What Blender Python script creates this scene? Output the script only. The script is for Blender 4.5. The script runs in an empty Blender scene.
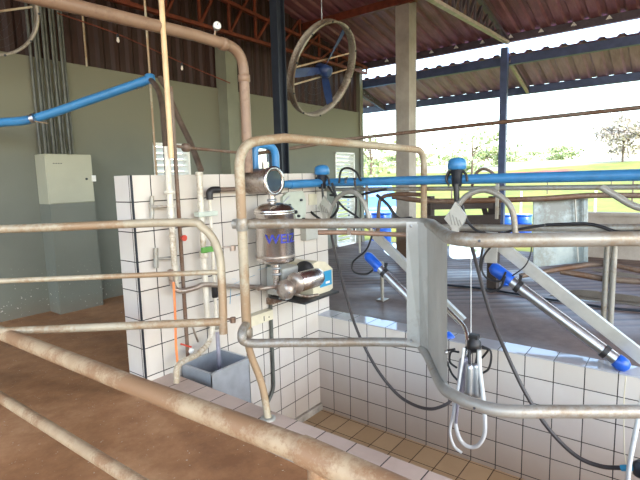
import bpy, math, random
from mathutils import Vector as V, Matrix
random.seed(7)
scn = bpy.context.scene
COL = scn.collection
# ------------------------------------------------------------------ camera frame
F, PIT, ROL, YAW = 474.0245, -.1299, -.0249, .6576
CAM = V((-1.7121, -2.8628, 1.3635))
fw = V((math.cos(PIT)*math.cos(YAW), math.cos(PIT)*math.sin(YAW), math.sin(PIT)))
rt = V((math.sin(YAW), -math.cos(YAW), 0)); up = rt.cross(fw)
R2 = math.cos(ROL)*rt + math.sin(ROL)*up
U2 = -math.sin(ROL)*rt + math.cos(ROL)*up
def at(u, v, x=None, y=None, z=None, d=None):
    """point of the place seen at pixel u,v on the plane x=, y=, z= or at depth d"""
    D = fw + R2*((u-320)/F) - U2*((v-240)/F)
    if x is not None: t = (x-CAM.x)/D.x
    elif y is not None: t = (y-CAM.y)/D.y
    elif z is not None: t = (z-CAM.z)/D.z
    else: t = d
    return CAM + D*t
cd = bpy.data.cameras.new('camera'); cam = bpy.data.objects.new('camera', cd); COL.objects.link(cam)
cam.matrix_world = Matrix(((R2.x, U2.x, -fw.x, CAM.x), (R2.y, U2.y, -fw.y, CAM.y), (R2.z, U2.z, -fw.z, CAM.z), (0, 0, 0, 1)))
cd.sensor_width = 36; cd.lens = F/640*36; cd.clip_start = .05; cd.clip_end = 2000
scn.camera = cam
# ------------------------------------------------------------------ materials
class NT:
    def __init__(s, name):
        s.m = bpy.data.materials.new(name); s.m.use_nodes = True
        s.t = s.m.node_tree; s.b = s.t.nodes['Principled BSDF']
        s.co = s.t.nodes.new('ShaderNodeTexCoord').outputs['Object']
        g = s.t.nodes.new('ShaderNodeNewGeometry'); s.pos = g.outputs['Position']
    def n(s, typ, **k):
        nd = s.t.nodes.new(typ)
        for a, b in k.items(): setattr(nd, a, b)
        return nd
    def L(s, a, b): s.t.links.new(a, b)
    def setin(s, sock, v):
        if hasattr(v, 'links') or hasattr(v, 'is_linked'): s.L(v, sock)
        else: sock.default_value = v
    def math(s, op, a, b=0.0, c=0.0, clamp=False):
        nd = s.n('ShaderNodeMath', operation=op, use_clamp=clamp)
        s.setin(nd.inputs[0], a); s.setin(nd.inputs[1], b); s.setin(nd.inputs[2], c)
        return nd.outputs[0]
    def noise(s, scale, detail=4, rough=.55, vec=None, stretch=None):
        nd = s.n('ShaderNodeTexNoise'); nd.inputs['Scale'].default_value = scale
        nd.inputs['Detail'].default_value = detail; nd.inputs['Roughness'].default_value = rough
        vec = vec or s.pos
        if stretch:
            mp = s.n('ShaderNodeMapping'); mp.inputs['Scale'].default_value = stretch
            s.L(vec, mp.inputs[0]); vec = mp.outputs[0]
        s.L(vec, nd.inputs['Vector'])
        return nd.outputs[0]
    def ramp(s, fac, stops):
        nd = s.n('ShaderNodeValToRGB'); s.L(fac, nd.inputs[0]); e = nd.color_ramp.elements
        while len(e) < len(stops): e.new(.5)
        for el, (p, c) in zip(e, stops): el.position = p; el.color = (*c, 1) if len(c) == 3 else c
        return nd.outputs[0]
    def mix(s, fac, a, b):
        nd = s.n('ShaderNodeMix', data_type='RGBA')
        s.setin(nd.inputs[0], fac)
        for sk, v in ((nd.inputs[6], a), (nd.inputs[7], b)):
            if isinstance(v, tuple): sk.default_value = (*v, 1)
            else: s.L(v, sk)
        return nd.outputs[2]
    def bump(s, h, strength=.3, dist=.01):
        nd = s.n('ShaderNodeBump'); nd.inputs['Strength'].default_value = strength
        nd.inputs['Distance'].default_value = dist; s.L(h, nd.inputs['Height']); s.L(nd.outputs[0], s.b.inputs['Normal'])
    def out(s, col=None, rough=None, metal=None, **k):
        if col is not None:
            if isinstance(col, tuple): s.b.inputs['Base Color'].default_value = (*col, 1)
            else: s.L(col, s.b.inputs['Base Color'])
        if rough is not None: s.setin(s.b.inputs['Roughness'], rough)
        if metal is not None: s.setin(s.b.inputs['Metallic'], metal)
        return s.m
def hx(r, g, b):
    f = lambda c: (c/255/12.92 if c/255 <= .04045 else ((c/255+.055)/1.055)**2.4)
    return (f(r), f(g), f(b))
def plain(name, c, rough=.5, metal=0, var=.12, scale=9):
    t = NT(name); n = t.noise(scale)
    d = tuple(x*(1-var*1.6) for x in c); l = tuple(min(1, x*(1+var)) for x in c)
    return t.out(t.ramp(n, [(.3, d), (.7, l)]), rough, metal)
def pipe_mat(name, base, worn, rust, amount=.5, metal=.35, rough=.5, scale=7):
    t = NT(name)
    n1 = t.noise(scale, 6, .65); n2 = t.noise(scale*6, 5, .7); n3 = t.noise(scale*.35, 3)
    c = t.mix(t.ramp(n1, [(.38, (0, 0, 0)), (.62, (1, 1, 1))]), base, worn)
    f = t.math('ADD', n3, t.math('MULTIPLY', n2, .5))
    th = .75+(.5-amount)*.45
    f = t.ramp(f, [(th-.07, (0, 0, 0)), (th+.07, (1, 1, 1))])
    c = t.mix(f, c, rust)
    t.bump(n2, .25, .003)
    return t.out(c, rough, metal)
M = {}
M['galv'] = pipe_mat('galvanised pipe', (.36, .35, .31), (.30, .29, .25), (.26, .21, .15), .38, .3, .42)
M['galvtan'] = pipe_mat('weathered tan pipe', (.43, .37, .26), (.36, .31, .22), (.31, .21, .12), .48, .12, .5)
M['rusty'] = pipe_mat('rusty brown pipe', (.21, .155, .115), (.15, .105, .08), (.15, .08, .045), .5, .25, .6)
M['rail'] = pipe_mat('aged fence pipe', (.50, .37, .23), (.43, .30, .18), (.33, .19, .10), .47, .05, .55, 12)
M['pvcpink'] = pipe_mat('dusty brown pvc', (.29, .19, .125), (.25, .16, .105), (.21, .125, .08), .35, 0, .45, 5)
M['tanpipe'] = plain('sunlit tan pipe', (.72, .50, .27), .4, 0, .1)  # sunlight on the drop pipe is put into this bright tan
M['pvcwhite'] = pipe_mat('off white pvc', (.70, .66, .56), (.58, .53, .43), (.40, .32, .22), .35, 0, .4, 8)
M['steel'] = plain('stainless steel', (.66, .62, .58), .27, 1, .08)
M['steelb'] = plain('brushed steel', (.50, .52, .54), .36, 1, .12)
M['steeld'] = pipe_mat('stained steel', (.50, .44, .38), (.33, .25, .20), (.20, .12, .08), .42, .7, .35)
M['panel'] = pipe_mat('grey painted sheet', (.44, .44, .40), (.38, .38, .34), (.32, .31, .27), .25, .15, .5, 3)
M['zinc'] = pipe_mat('zinc sheet', (.27, .32, .32), (.18, .23, .24), (.15, .16, .15), .4, .3, .45, 5)
M['alu'] = plain('aluminium channel', (.56, .55, .50), .38, .6, .08)
M['blue'] = plain('blue pvc', (.045, .22, .47), .35, 0, .1)
M['blued'] = plain('deep blue plastic', (.015, .10, .52), .3, 0, .1)
M['bluel'] = plain('sky blue plastic', (.10, .34, .66), .35, 0, .1)
M['black'] = plain('black rubber', (.018, .017, .018), .45, 0, .2)
M['hose'] = plain('dark grey hose', (.045, .038, .036), .45, 0, .2)
M['hosebrown'] = plain('brown dusty hose', (.12, .085, .06), .55, 0, .25)
M['dark'] = plain('dark painted steel', (.02, .025, .035), .4, .3, .15)
M['bluegrey'] = plain('blue grey painted steel', (.075, .10, .20), .45, .2, .12)
M['white'] = plain('white plastic', (.78, .78, .74), .4, 0, .05)
M['milk'] = plain('milky white tube', (.72, .74, .72), .25, 0, .06)
M['cream'] = plain('cream enamel', (.62, .57, .42), .4, 0, .07)
M['creambox'] = plain('grey cream cabinet paint', (.37, .37, .28), .5, 0, .04, 3)
M['greenwhite'] = plain('pale green plastic', (.50, .55, .47), .4, 0, .06)
M['green'] = plain('green handle', (.10, .30, .05), .4, 0, .2)
M['red'] = plain('red plastic', (.55, .05, .025), .4, 0, .1)
M['orange'] = plain('orange hose', (.85, .26, .08), .4, 0, .08)
M['lilac'] = plain('clouded grey shell', (.36, .35, .42), .28, .5, .12)
M['sinkm'] = plain('satin sink steel', (.46, .49, .53), .34, .55, .1)
M['label'] = plain('blue label', (.03, .28, .50), .35, 0, .06)
M['ink'] = plain('blue ink', (.02, .03, .33), .4, 0, .05)
M['redrust'] = plain('red oxide steel', (.17, .036, .016), .55, .1, .25)
M['truss'] = plain('pale truss chord', (.42, .36, .32), .5, .1, .12)
M['trussd'] = plain('dark lattice steel', (.10, .08, .10), .5, .2, .15)
M['conduit'] = plain('grey conduit', (.10, .105, .09), .5, .1, .25)
M['white bulb'] = plain('lamp glass', (.8, .76, .7), .3, 0, .05)
M['fanring'] = pipe_mat('fan ring sheet', (.34, .31, .25), (.24, .21, .17), (.14, .10, .07), .4, .35, .5)
M['fanblue'] = plain('blue fan blade', (.015, .035, .11), .45, 0, .15)
M['trunk'] = plain('bark', (.14, .10, .07), .9, 0, .2)
M['leaf'] = plain('tree leaves', (.33, .40, .19), .7, 0, .35, .7)  # leaf green lightened to carry the haze
M['leafb'] = plain('hazed tree leaves', (.44, .39, .32), .7, 0, .35, .7)  # pinkish grey haze over the far tree mixed into its leaf colour
M['carpaint'] = plain('light blue car paint', (.10, .33, .68), .2, .1, .05)
M['tyre'] = plain('tyre rubber', (.02, .02, .02), .8, 0, .1)
M['timber'] = pipe_mat('old timber', (.05, .036, .028), (.035, .025, .02), (.03, .02, .015), .5, 0, .8, 4)
t = NT('window glass'); M['glass'] = t.out((.75, .85, .92), .08); t.b.inputs['Transmission Weight'].default_value = .85
M['darkglass'] = plain('dark sight glass', (.05, .07, .09), .06, 0, .1)
t = NT('green grey wall paint')
n = t.noise(.8, 5, .6); n2 = t.noise(60, 3); sp = t.noise(38, 2, .5)
c = t.ramp(n, [(.3, (.128, .138, .112)), (.7, (.168, .178, .145))])
sx = t.n('ShaderNodeSeparateXYZ'); t.L(t.pos, sx.inputs[0])
lowm = t.math('SUBTRACT', 1.0, t.math('MULTIPLY', t.math('ADD', sx.outputs[2], .1), 1.6), clamp=True)
c = t.mix(t.math('MULTIPLY', t.math('GREATER_THAN', sp, .70), lowm), c, (.55, .52, .46))
hi = t.ramp(t.math('ADD', t.math('MULTIPLY', sx.outputs[2], .3), t.math('MULTIPLY', n, .15)), [(.55, (0, 0, 0)), (.72, (1, 1, 1))])
c = t.mix(hi, c, (.175, .172, .12))
c = t.mix(t.math('MULTIPLY', t.ramp(t.math('ADD', sx.outputs[2], t.math('MULTIPLY', n, .25)), [(.0, (1, 1, 1)), (.22, (0, 0, 0))]), .35), c, (.16, .09, .045))
t.bump(n2, .12, .004); M['wall'] = t.out(c, .8)
def tile_mat(name, a, b, ao, bo, ta, tb, c1, c2, grout, gw=.0042, rough=.18, stain=None, stain_amt=.4, low=None):
    """square glazed tiles on world axes a and b"""
    t = NT(name); s = t.n('ShaderNodeSeparateXYZ'); t.L(t.pos, s.inputs[0])
    cell = []; lines = []
    for ax, o, T in ((a, ao, ta), (b, bo, tb)):
        q = t.math('DIVIDE', t.math('SUBTRACT', s.outputs[ax], o), T)
        cell.append(t.math('FLOOR', q)); f = t.math('SUBTRACT', q, cell[-1])
        e = t.math('MINIMUM', f, t.math('SUBTRACT', 1.0, f)); lines.append(t.math('MULTIPLY', e, T))
    e = t.math('MINIMUM', lines[0], lines[1]); g = t.math('LESS_THAN', e, gw)
    cb = t.n('ShaderNodeCombineXYZ'); t.L(cell[0], cb.inputs[0]); t.L(cell[1], cb.inputs[1])
    wn = t.n('ShaderNodeTexWhiteNoise', noise_dimensions='3D'); t.L(cb.outputs[0], wn.inputs['Vector'])
    col = t.mix(wn.outputs[0], c1, c2)
    if stain:
        nn = t.noise(2.2, 6, .65); col = t.mix(t.math('MULTIPLY', t.ramp(nn, [(.45, (0, 0, 0)), (.75, (1, 1, 1))]), stain_amt), col, stain)
    if low:
        z0, z1, cc = low
        k = t.math('DIVIDE', t.math('SUBTRACT', z1, t.math('ADD', s.outputs[2], t.math('MULTIPLY', t.noise(3, 5), .3))), z1-z0, clamp=True)
        col = t.mix(t.math('MULTIPLY', k, .8), col, cc)
    col = t.mix(g, col, grout)
    t.bump(t.math('MINIMUM', e, gw*1.5), .6, .6)
    return t.out(col, t.math('ADD', t.math('MULTIPLY', g, .6), rough))
W1, W2, GR = (.57, .53, .475), (.63, .59, .535), (.035, .028, .025)
STN = (.50, .40, .31)
M['tile_xz'] = tile_mat('white wall tile xz', 0, 2, -.0553, 1.2366-2.4, .2, .2, W1, W2, GR, .0036, .22, STN, .25, (-1.1, -.3, (.34, .25, .18)))
M['tile_yz'] = tile_mat('white wall tile yz', 1, 2, .025, 1.2366-2.4, .2, .2, W1, W2, GR, .0034, .22, STN, .25, (-1.05, -.05, (.32, .23, .16)))
M['tile_xy'] = tile_mat('kerb tile', 1, 0, .01, -.4, .2, 1.0, (.50, .38, .31), (.58, .45, .37), GR, .003, .28, (.30, .20, .14), .5)
M['tile_kerbR'] = tile_mat('kerb tile sky tint', 1, 0, .025, 1.90, .2, 1.0, (.40, .42, .46), (.46, .48, .52), GR, .003, .05, (.40, .30, .24), .2)  # blue-grey of the reflected sky is put into the tile colour
M['tile_floor'] = tile_mat('tan floor tile', 1, 0, -.17, 1.66-2.0, .2, .25, (.36, .24, .13), (.42, .29, .165), (.07, .04, .02), .004, .35, (.24, .15, .08), .4)
t = NT('brown dirt covered concrete')
n = t.noise(1.3, 7, .62); n2 = t.noise(7, 6, .7); n3 = t.noise(45, 3, .6)
c = t.ramp(t.math('ADD', t.math('MULTIPLY', n, .6), t.math('MULTIPLY', n2, .4)), [(.38, (.24, .105, .042)), (.52, (.38, .185, .080)), (.66, (.52, .29, .14))])
c = t.mix(t.math('GREATER_THAN', n3, .70), c, (.58, .50, .40))
t.bump(t.math('ADD', n2, t.math('MULTIPLY', n3, .3)), .3, .01)
M['dirt'] = t.out(c, t.ramp(n, [(.4, (.5, .5, .5)), (.65, (.8, .8, .8))]))
t = NT('wet grooved concrete')
n = t.noise(1.5, 6, .62); n2 = t.noise(9, 5, .7); s = t.n('ShaderNodeSeparateXYZ'); t.L(t.pos, s.inputs[0])
c = t.ramp(t.math('ADD', t.math('MULTIPLY', n, .6), t.math('MULTIPLY', n2, .4)), [(.36, (.105, .066, .050)), (.64, (.20, .135, .105))])
# scored grooves further out, towards the yard
gr = t.math('SINE', t.math('MULTIPLY', t.math('ADD', t.math('MULTIPLY', s.outputs[0], .79), t.math('MULTIPLY', s.outputs[1], .61)), 34))
far = t.math('MULTIPLY', t.math('SUBTRACT', s.outputs[0], 3.2), 2, clamp=True)
h = t.math('MULTIPLY', t.math('MULTIPLY', gr, far), .5)
c = t.mix(t.math('MULTIPLY', t.math('LESS_THAN', gr, -.5), t.math('MULTIPLY', far, .6)), c, (.035, .022, .02))
t.bump(t.math('ADD', h, t.math('MULTIPLY', n2, .5)), .25, .02)
wet = t.noise(.9, 3, .5, stretch=(1, .6, 1))
M['wetfloor'] = t.out(c, t.ramp(wet, [(.40, (.45, .45, .45)), (.58, (.75, .75, .75))]))
t = NT('puddle water'); M['water'] = t.out((.05, .045, .04), .03); t.b.inputs['Specular IOR Level'].default_value = 1.0
t = NT('rough concrete'); n = t.noise(5, 7, .7); n2 = t.noise(30, 4)
t.bump(t.math('ADD', n, n2), .5, .02); M['concrete'] = t.out(t.ramp(n, [(.35, (.22, .19, .15)), (.65, (.42, .38, .32))]), .85)
t = NT('pillar concrete'); n = t.noise(2.5, 7, .65); s = t.n('ShaderNodeSeparateXYZ'); t.L(t.pos, s.inputs[0])
c = t.ramp(n, [(.35, (.30, .27, .23)), (.65, (.42, .38, .33))])
c = t.mix(t.ramp(t.math('ADD', s.outputs[2], t.math('MULTIPLY', n, .6)), [(.5, (1, 1, 1)), (1.0, (0, 0, 0))]), c, (.11, .065, .04))
M['pillar'] = t.out(c, .85)
t = NT('pilaster paint'); n = t.noise(3, 5); M['pilaster'] = t.out(t.ramp(n, [(.3, (.18, .185, .135)), (.7, (.225, .23, .17))]), .8)
t = NT('roof sheet'); n = t.noise(1.2, 6, .65); n2 = t.noise(5, 5, .7, stretch=(.3, 2.5, 1))
c = t.ramp(t.math('ADD', t.math('MULTIPLY', n, .5), t.math('MULTIPLY', n2, .5)), [(.35, (.13, .042, .048)), (.5, (.22, .078, .09)), (.68, (.36, .16, .18))])
M['roof'] = t.out(c, .55, .1)
t = NT('roof sheet lean-to'); n2 = t.noise(4, 5, .7, stretch=(.3, 2.5, 1))
M['roof2'] = t.out(t.ramp(n2, [(.35, (.27, .145, .24)), (.65, (.42, .25, .40))]), .55, .1)
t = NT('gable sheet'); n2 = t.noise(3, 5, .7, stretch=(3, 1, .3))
M['gable'] = t.out(t.ramp(n2, [(.35, (.018, .005, .003)), (.65, (.038, .010, .006))]), .6, .1)  # dark red lowered further to hold the shade high in the hall
t = NT('yard wall plaster'); n = t.noise(2, 6, .7); M['yardwall'] = t.out(t.ramp(n, [(.35, (.32, .27, .22)), (.65, (.46, .41, .35))]), .85)
t = NT('pasture')
s = t.n('ShaderNodeSeparateXYZ'); t.L(t.pos, s.inputs[0])
n = t.noise(.35, 8, .7); nb = t.noise(.05, 5, .6); nn = t.noise(2.5, 6, .75)
c = t.ramp(t.math('ADD', t.math('MULTIPLY', n, .6), t.math('MULTIPLY', nn, .4)), [(.35, (.075, .105, .008)), (.5, (.14, .165, .012)), (.66, (.24, .20, .03))])
# red earth and pale dry strips across the far slope
dist = t.math('ADD', t.math('MULTIPLY', s.outputs[0], .79), t.math('MULTIPLY', s.outputs[1], .61))
side = t.math('SUBTRACT', t.math('MULTIPLY', s.outputs[0], .61), t.math('MULTIPLY', s.outputs[1], .79))
rat = t.math('DIVIDE', side, t.math('MAXIMUM', dist, 1.0))
dn = t.math('ADD', dist, t.math('MULTIPLY', t.math('SUBTRACT', nb, .5), 30))
def band(v, a, b, w):
    return t.math('MULTIPLY', t.math('DIVIDE', t.math('SUBTRACT', v, a), w, clamp=True), t.math('DIVIDE', t.math('SUBTRACT', b, v), w, clamp=True))
c = t.mix(t.math('MULTIPLY', t.math('MULTIPLY', band(dn, 58, 84, 3), t.math('ADD', .35, nn)), band(rat, .16, 1.5, .05)), c, (.30, .29, .21))
c = t.mix(t.math('MULTIPLY', band(dn, 40, 54, 2), band(rat, .40, .60, .03)), c, (.30, .075, .04))
M['field'] = t.out(c, .9)
# ------------------------------------------------------------------ mesh building
class MB:
    def __init__(s): s.v = []; s.f = []; s.sm = []
    def add(s, vs, fs, smooth=False):
        o = len(s.v); s.v += [V(p) for p in vs]
        for f in fs: s.f.append([i+o for i in f]); s.sm.append(smooth)
        return s
    def box(s, a, b, bev=0):
        x0, y0, z0 = a; x1, y1, z1 = b
        x0, x1 = min(x0, x1), max(x0, x1); y0, y1 = min(y0, y1), max(y0, y1); z0, z1 = min(z0, z1), max(z0, z1)
        if bev <= 0:
            return s.add([(x0,y0,z0),(x1,y0,z0),(x1,y1,z0),(x0,y1,z0),(x0,y0,z1),(x1,y0,z1),(x1,y1,z1),(x0,y1,z1)],
                     [(0,3,2,1),(4,5,6,7),(0,1,5,4),(1,2,6,5),(2,3,7,6),(3,0,4,7)])
        import bmesh
        bm = bmesh.new(); bmesh.ops.create_cube(bm, size=1)
        for w in bm.verts: w.co = V(((x0+x1)/2+w.co.x*(x1-x0), (y0+y1)/2+w.co.y*(y1-y0), (z0+z1)/2+w.co.z*(z1-z0)))
        bmesh.ops.bevel(bm, geom=bm.edges[:], offset=bev, segments=2, profile=.6, affect='EDGES')
        bm.verts.index_update(); s.add([w.co.copy() for w in bm.verts], [[w.index for w in f.verts] for f in bm.faces]); bm.free()
        return s
    def obox(s, c, ax, ay, az):
        """box from its centre and three half-extent vectors"""
        c, ax, ay, az = V(c), V(ax), V(ay), V(az)
        vs = [c+ax*i+ay*j+az*k for k in (-1, 1) for i, j in ((-1,-1),(1,-1),(1,1),(-1,1))]
        return s.add(vs, [(0,3,2,1),(4,5,6,7),(0,1,5,4),(1,2,6,5),(2,3,7,6),(3,0,4,7)])
    def bar(s, p, q, w, h, upv=(0, 0, 1)):
        p, q = V(p), V(q); d = (q-p); l = d.length; d = d/l
        a = d.cross(V(upv)); a = a.normalized() if a.length > 1e-4 else V((1, 0, 0)); b = a.cross(d)
        return s.obox((p+q)/2, d*l/2, a*w/2, b*h/2)
    def tube(s, pts, r, n=12, cap=True):
        pts = [V(p) for p in pts]; N = len(pts); rr = r if isinstance(r, (list, tuple)) else [r]*N
        T = [(pts[min(i+1, N-1)]-pts[max(i-1, 0)]).normalized() for i in range(N)]
        a = T[0].orthogonal().normalized(); vs = []; fs = []
        for i in range(N):
            if i:
                q = T[i-1].rotation_difference(T[i]); a = q @ a
                a = (a - T[i]*a.dot(T[i])).normalized()
            b = T[i].cross(a)
            for k in range(n):
                th = 2*math.pi*k/n; vs.append(pts[i]+(a*math.cos(th)+b*math.sin(th))*rr[i])
        for i in range(N-1):
            for k in range(n):
                k2 = (k+1) % n; fs.append((i*n+k, i*n+k2, (i+1)*n+k2, (i+1)*n+k))
        s.add(vs, fs, True)
        if cap:
            s.add(vs[:n], [list(range(n-1, -1, -1))]); s.add(vs[-n:], [list(range(n))])
        return s
    def lathe(s, c, axis, prof, n=24, cap=True):
        """profile of (distance along axis, radius)"""
        c, ax = V(c), V(axis).normalized(); a = ax.orthogonal().normalized(); b = ax.cross(a); vs = []; fs = []
        for h, r in prof:
            for k in range(n):
                th = 2*math.pi*k/n; vs.append(c+ax*h+(a*math.cos(th)+b*math.sin(th))*max(r, 1e-4))
        for i in range(len(prof)-1):
            for k in range(n):
                k2 = (k+1) % n; fs.append((i*n+k, i*n+k2, (i+1)*n+k2, (i+1)*n+k))
        s.add(vs, fs, True)
        if cap: s.add(vs[:n], [list(range(n-1, -1, -1))]); s.add(vs[-n:], [list(range(n))])
        return s
    def prism(s, poly, off):
        """closed polygon of points pushed along off"""
        off = V(off); n = len(poly); vs = [V(p) for p in poly]+[V(p)+off for p in poly]
        fs = [list(range(n-1, -1, -1)), list(range(n, 2*n))]+[(i, (i+1) % n, n+(i+1) % n, n+i) for i in range(n)]
        return s.add(vs, fs)
ORI = {}
def mk(name, mb, mat, parent=None, root=None):
    """link one mesh object; children are stored relative to their thing's base"""
    if parent is not None: o0 = ORI[parent.name]
    else:
        xs = [p.x for p in mb.v]; ys = [p.y for p in mb.v]; zs = [p.z for p in mb.v]
        o0 = V(((min(xs)+max(xs))/2, (min(ys)+max(ys))/2, min(zs)))
    me = bpy.data.meshes.new(name)
    me.from_pydata([p-o0 for p in mb.v], [], mb.f); me.validate()
    if len(me.polygons) == len(mb.sm):
        me.polygons.foreach_set('use_smooth', mb.sm)
    import bmesh
    bm = bmesh.new(); bm.from_mesh(me); bmesh.ops.recalc_face_normals(bm, faces=bm.faces[:]); bm.to_mesh(me); bm.free()
    me.materials.append(M[mat] if isinstance(mat, str) else mat)
    o = bpy.data.objects.new(name, me); COL.objects.link(o)
    if parent is not None: o.parent = parent
    else: o.location = o0
    ORI[o.name] = o0
    return o
def tag(o, label, cat, group=None, kind=None):
    o['label'] = label; o['category'] = cat
    if group: o['group'] = group
    if kind: o['kind'] = kind
    return o
def thing(name, loc, label, cat, group=None):
    o = bpy.data.objects.new(name, None); COL.objects.link(o); o.location = V(loc); o.empty_display_size = .1
    ORI[o.name] = V(loc); return tag(o, label, cat, group)
def st(name, mb, mat, label, cat, parent=None):
    o = mk(name, mb, mat, parent)
    if parent is None: tag(o, label, cat, kind='structure')
    return o
def fil(pts, r=.08, n=7):
    """polyline with rounded corners"""
    pts = [V(p) for p in pts]; out = [pts[0]]
    for i in range(1, len(pts)-1):
        a, b, c = pts[i-1], pts[i], pts[i+1]; rr = r[i-1] if isinstance(r, (list, tuple)) else r
        p = b+(a-b).normalized()*min(rr, (a-b).length*.49); q = b+(c-b).normalized()*min(rr, (c-b).length*.49)
        for k in range(n+1):
            t = k/n; out.append(p*(1-t)**2+b*2*t*(1-t)+q*t*t)
    out.append(pts[-1]); return out
def cat(pts, n=7):
    """smooth curve through the points"""
    P = [V(p) for p in pts]; P = [P[0]*2-P[1]]+P+[P[-1]*2-P[-2]]; out = []
    for i in range(1, len(P)-2):
        a, b, c, d = P[i-1:i+3]
        for k in range(n):
            t = k/n
            out.append(.5*((2*b)+(c-a)*t+(2*a-5*b+4*c-d)*t*t+(3*b-a-3*c+d)*t**3))
    out.append(P[-2]); return out
def hose(name, pts, r, mat, label, cat_='hose', group=None, n=10):
    return tag(mk(name, MB().tube(cat(pts), r, n), mat), label, cat_, group)
def hosep(name, pts, r, mat, parent, n=8): return mk(name, MB().tube(cat(pts), r, n), mat, parent)
# ------------------------------------------------------------------ setting
PF = -.10                                   # platform floor, z=0 is the top of the pit kerbs
st('floor', MB().box((-9, -9, PF-.3), (0, 2.94, PF)).box((0, .2, PF-.3), (2.13, 2.94, PF)), 'dirt', 'brown dirt-covered concrete floor left of the pit', 'floor')
st('floor', MB().box((2.13, -9, PF-.3), (7.62, 2.94, PF)), 'wetfloor', 'dark damp grooved concrete floor right of the pit', 'floor')
st('floor', MB().box((.0, -9, -1.15), (2.13, 0, -1.0)), 'tile_floor', 'tan tiled floor at the bottom of the milking pit', 'floor')
st('wall_pit_left', MB().box((0, -9, -1), (.2, 0, -.012)), 'concrete', 'rough concrete side of the near pit kerb', 'wall')
st('trim_1', MB().box((0.0, -9, -.012), (.205, 0, 0), .003), 'tile_xy', 'pinkish tiled top of the near pit kerb', 'kerb')
st('wall_pit_right', MB().box((1.933, -9, -1), (2.13, 0, -.004)), 'tile_yz', 'white tiled far side wall of the milking pit', 'wall')
st('trim_2', MB().box((1.925, -9, -.004), (2.13, 0, .006), .003), 'tile_kerbR', 'shiny pale tiled top of the far pit kerb', 'kerb')
st('trim_3', MB().box((.2, -.03, -1), (1.933, 0, -.93), .004), 'concrete', 'low dirty skirting at the foot of the pit end wall', 'skirting')
# tiled block wall across the end of the pit
bm_ = MB().box((0, 0, -1), (2.125, .2, 1.411))
blk = st('wall_tiled', bm_, 'tile_xz', 'white tiled block wall across the end of the pit', 'wall')
blk.data.materials.append(M['tile_yz'])
for p in blk.data.polygons:
    if abs(p.normal.x) > .5: p.material_index = 1
    if p.normal.z > .5: p.material_index = 0
st('trim_4', MB().box((-.003, -.006, -.098), (.009, .004, 1.411)), 'dark', 'dark metal corner strip of the tiled wall', 'trim')
# back wall of the hall with its openings
YB = 2.94
w1 = (2.12, 2.72, 1.05, 1.90); w3 = (3.86, 4.50, 1.15, 2.02); w2 = (6.38, 7.10, PF, 1.89)
def wall_with_holes(x0, x1, z0, z1, y0, y1, holes):
    mb = MB(); xs = x0
    for a, b, c, d in sorted(holes):
        mb.box((xs, y0, z0), (a, y1, z1))
        if c > z0: mb.box((a, y0, z0), (b, y1, c))
        mb.box((a, y0, d), (b, y1, z1)); xs = b
    mb.box((xs, y0, z0), (x1, y1, z1)); return mb
st('wall_back', wall_with_holes(-6.6, 7.4, PF, 2.77, YB, YB+.15, [w1, w3, w2]), 'wall', 'grey green painted masonry wall at the back of the hall', 'wall')
def zroof(x): return 3.80+.21*(7.5-x) if x > -2 else 3.80+.21*9.5+.21*(x+2)
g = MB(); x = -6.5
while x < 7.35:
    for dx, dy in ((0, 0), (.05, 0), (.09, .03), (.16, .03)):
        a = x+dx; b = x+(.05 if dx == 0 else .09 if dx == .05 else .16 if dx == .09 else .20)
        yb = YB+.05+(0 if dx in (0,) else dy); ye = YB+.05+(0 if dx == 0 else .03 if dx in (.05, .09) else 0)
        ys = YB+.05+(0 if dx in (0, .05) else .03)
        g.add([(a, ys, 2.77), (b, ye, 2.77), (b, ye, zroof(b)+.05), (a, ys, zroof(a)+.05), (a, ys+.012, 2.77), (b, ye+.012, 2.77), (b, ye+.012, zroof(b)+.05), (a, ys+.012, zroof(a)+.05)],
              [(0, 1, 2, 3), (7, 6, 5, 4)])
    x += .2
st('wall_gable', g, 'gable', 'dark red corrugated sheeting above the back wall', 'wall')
st('trim_5', MB().box((7.30, YB-.04, PF), (7.42, YB+.16, 3.75)), 'wall', 'narrow pale corner post ending the back wall', 'post')
for a, b, nm in ((3.33, 3.72, 'trim_6'),):
    st(nm, MB().box((a, YB-.20, PF), (b-.17, YB+.03, 3.42)).box((b-.17, YB-.03, 2.6), (b, YB+.04, 3.42)), 'pilaster', 'tall green grey pilaster rising above the back wall', 'pilaster')
st('trim_7', MB().box((.62, YB-.26, PF), (1.12, YB, 1.15)), 'wall', 'green grey plinth pier under the electrical cabinet', 'pier')
# shutters
def louvre(idx, w, tilt, label):
    a, b, c, d = w; fr = MB()
    for q in ((a, b, c, c+.035), (a, b, d-.035, d), (a, a+.035, c, d), (b-.035, b, c, d)): fr.box((q[0], YB-.015, q[2]), (q[1], YB+.12, q[3]))
    o = st('window_%d' % idx, fr, 'white', label, 'window'); s_ = MB(); z = c+.05
    while z < d-.04:
        s_.obox(((a+b)/2, YB+.06, z+.03), ((b-a)/2-.035, 0, 0), (0, .045, -.03), (0, .002, .003)); z += .085
    mk('louvre', s_, 'white', o)
    return o
louvre(1, w1, 1, 'louvred window in the back wall above the tiled block')
louvre(2, w2, 1, 'tall louvred opening at the right end of the back wall')
o = MB(); a, b, c, d = w3
for q in ((a, b, c, c+.04), (a, b, d-.04, d), (a, a+.04, c, d), (b-.04, b, c, d), (a+.14, a+.2, c, d)): o.box((q[0], YB-.02, q[2]), (q[1], YB+.12, q[3]))
w = st('window_3', o, 'dark', 'dark framed window behind the pipe arch', 'window')
mk('pane', MB().box((a+.03, YB+.05, c+.03), (b-.03, YB+.056, d-.03)), 'glass', w)
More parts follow.
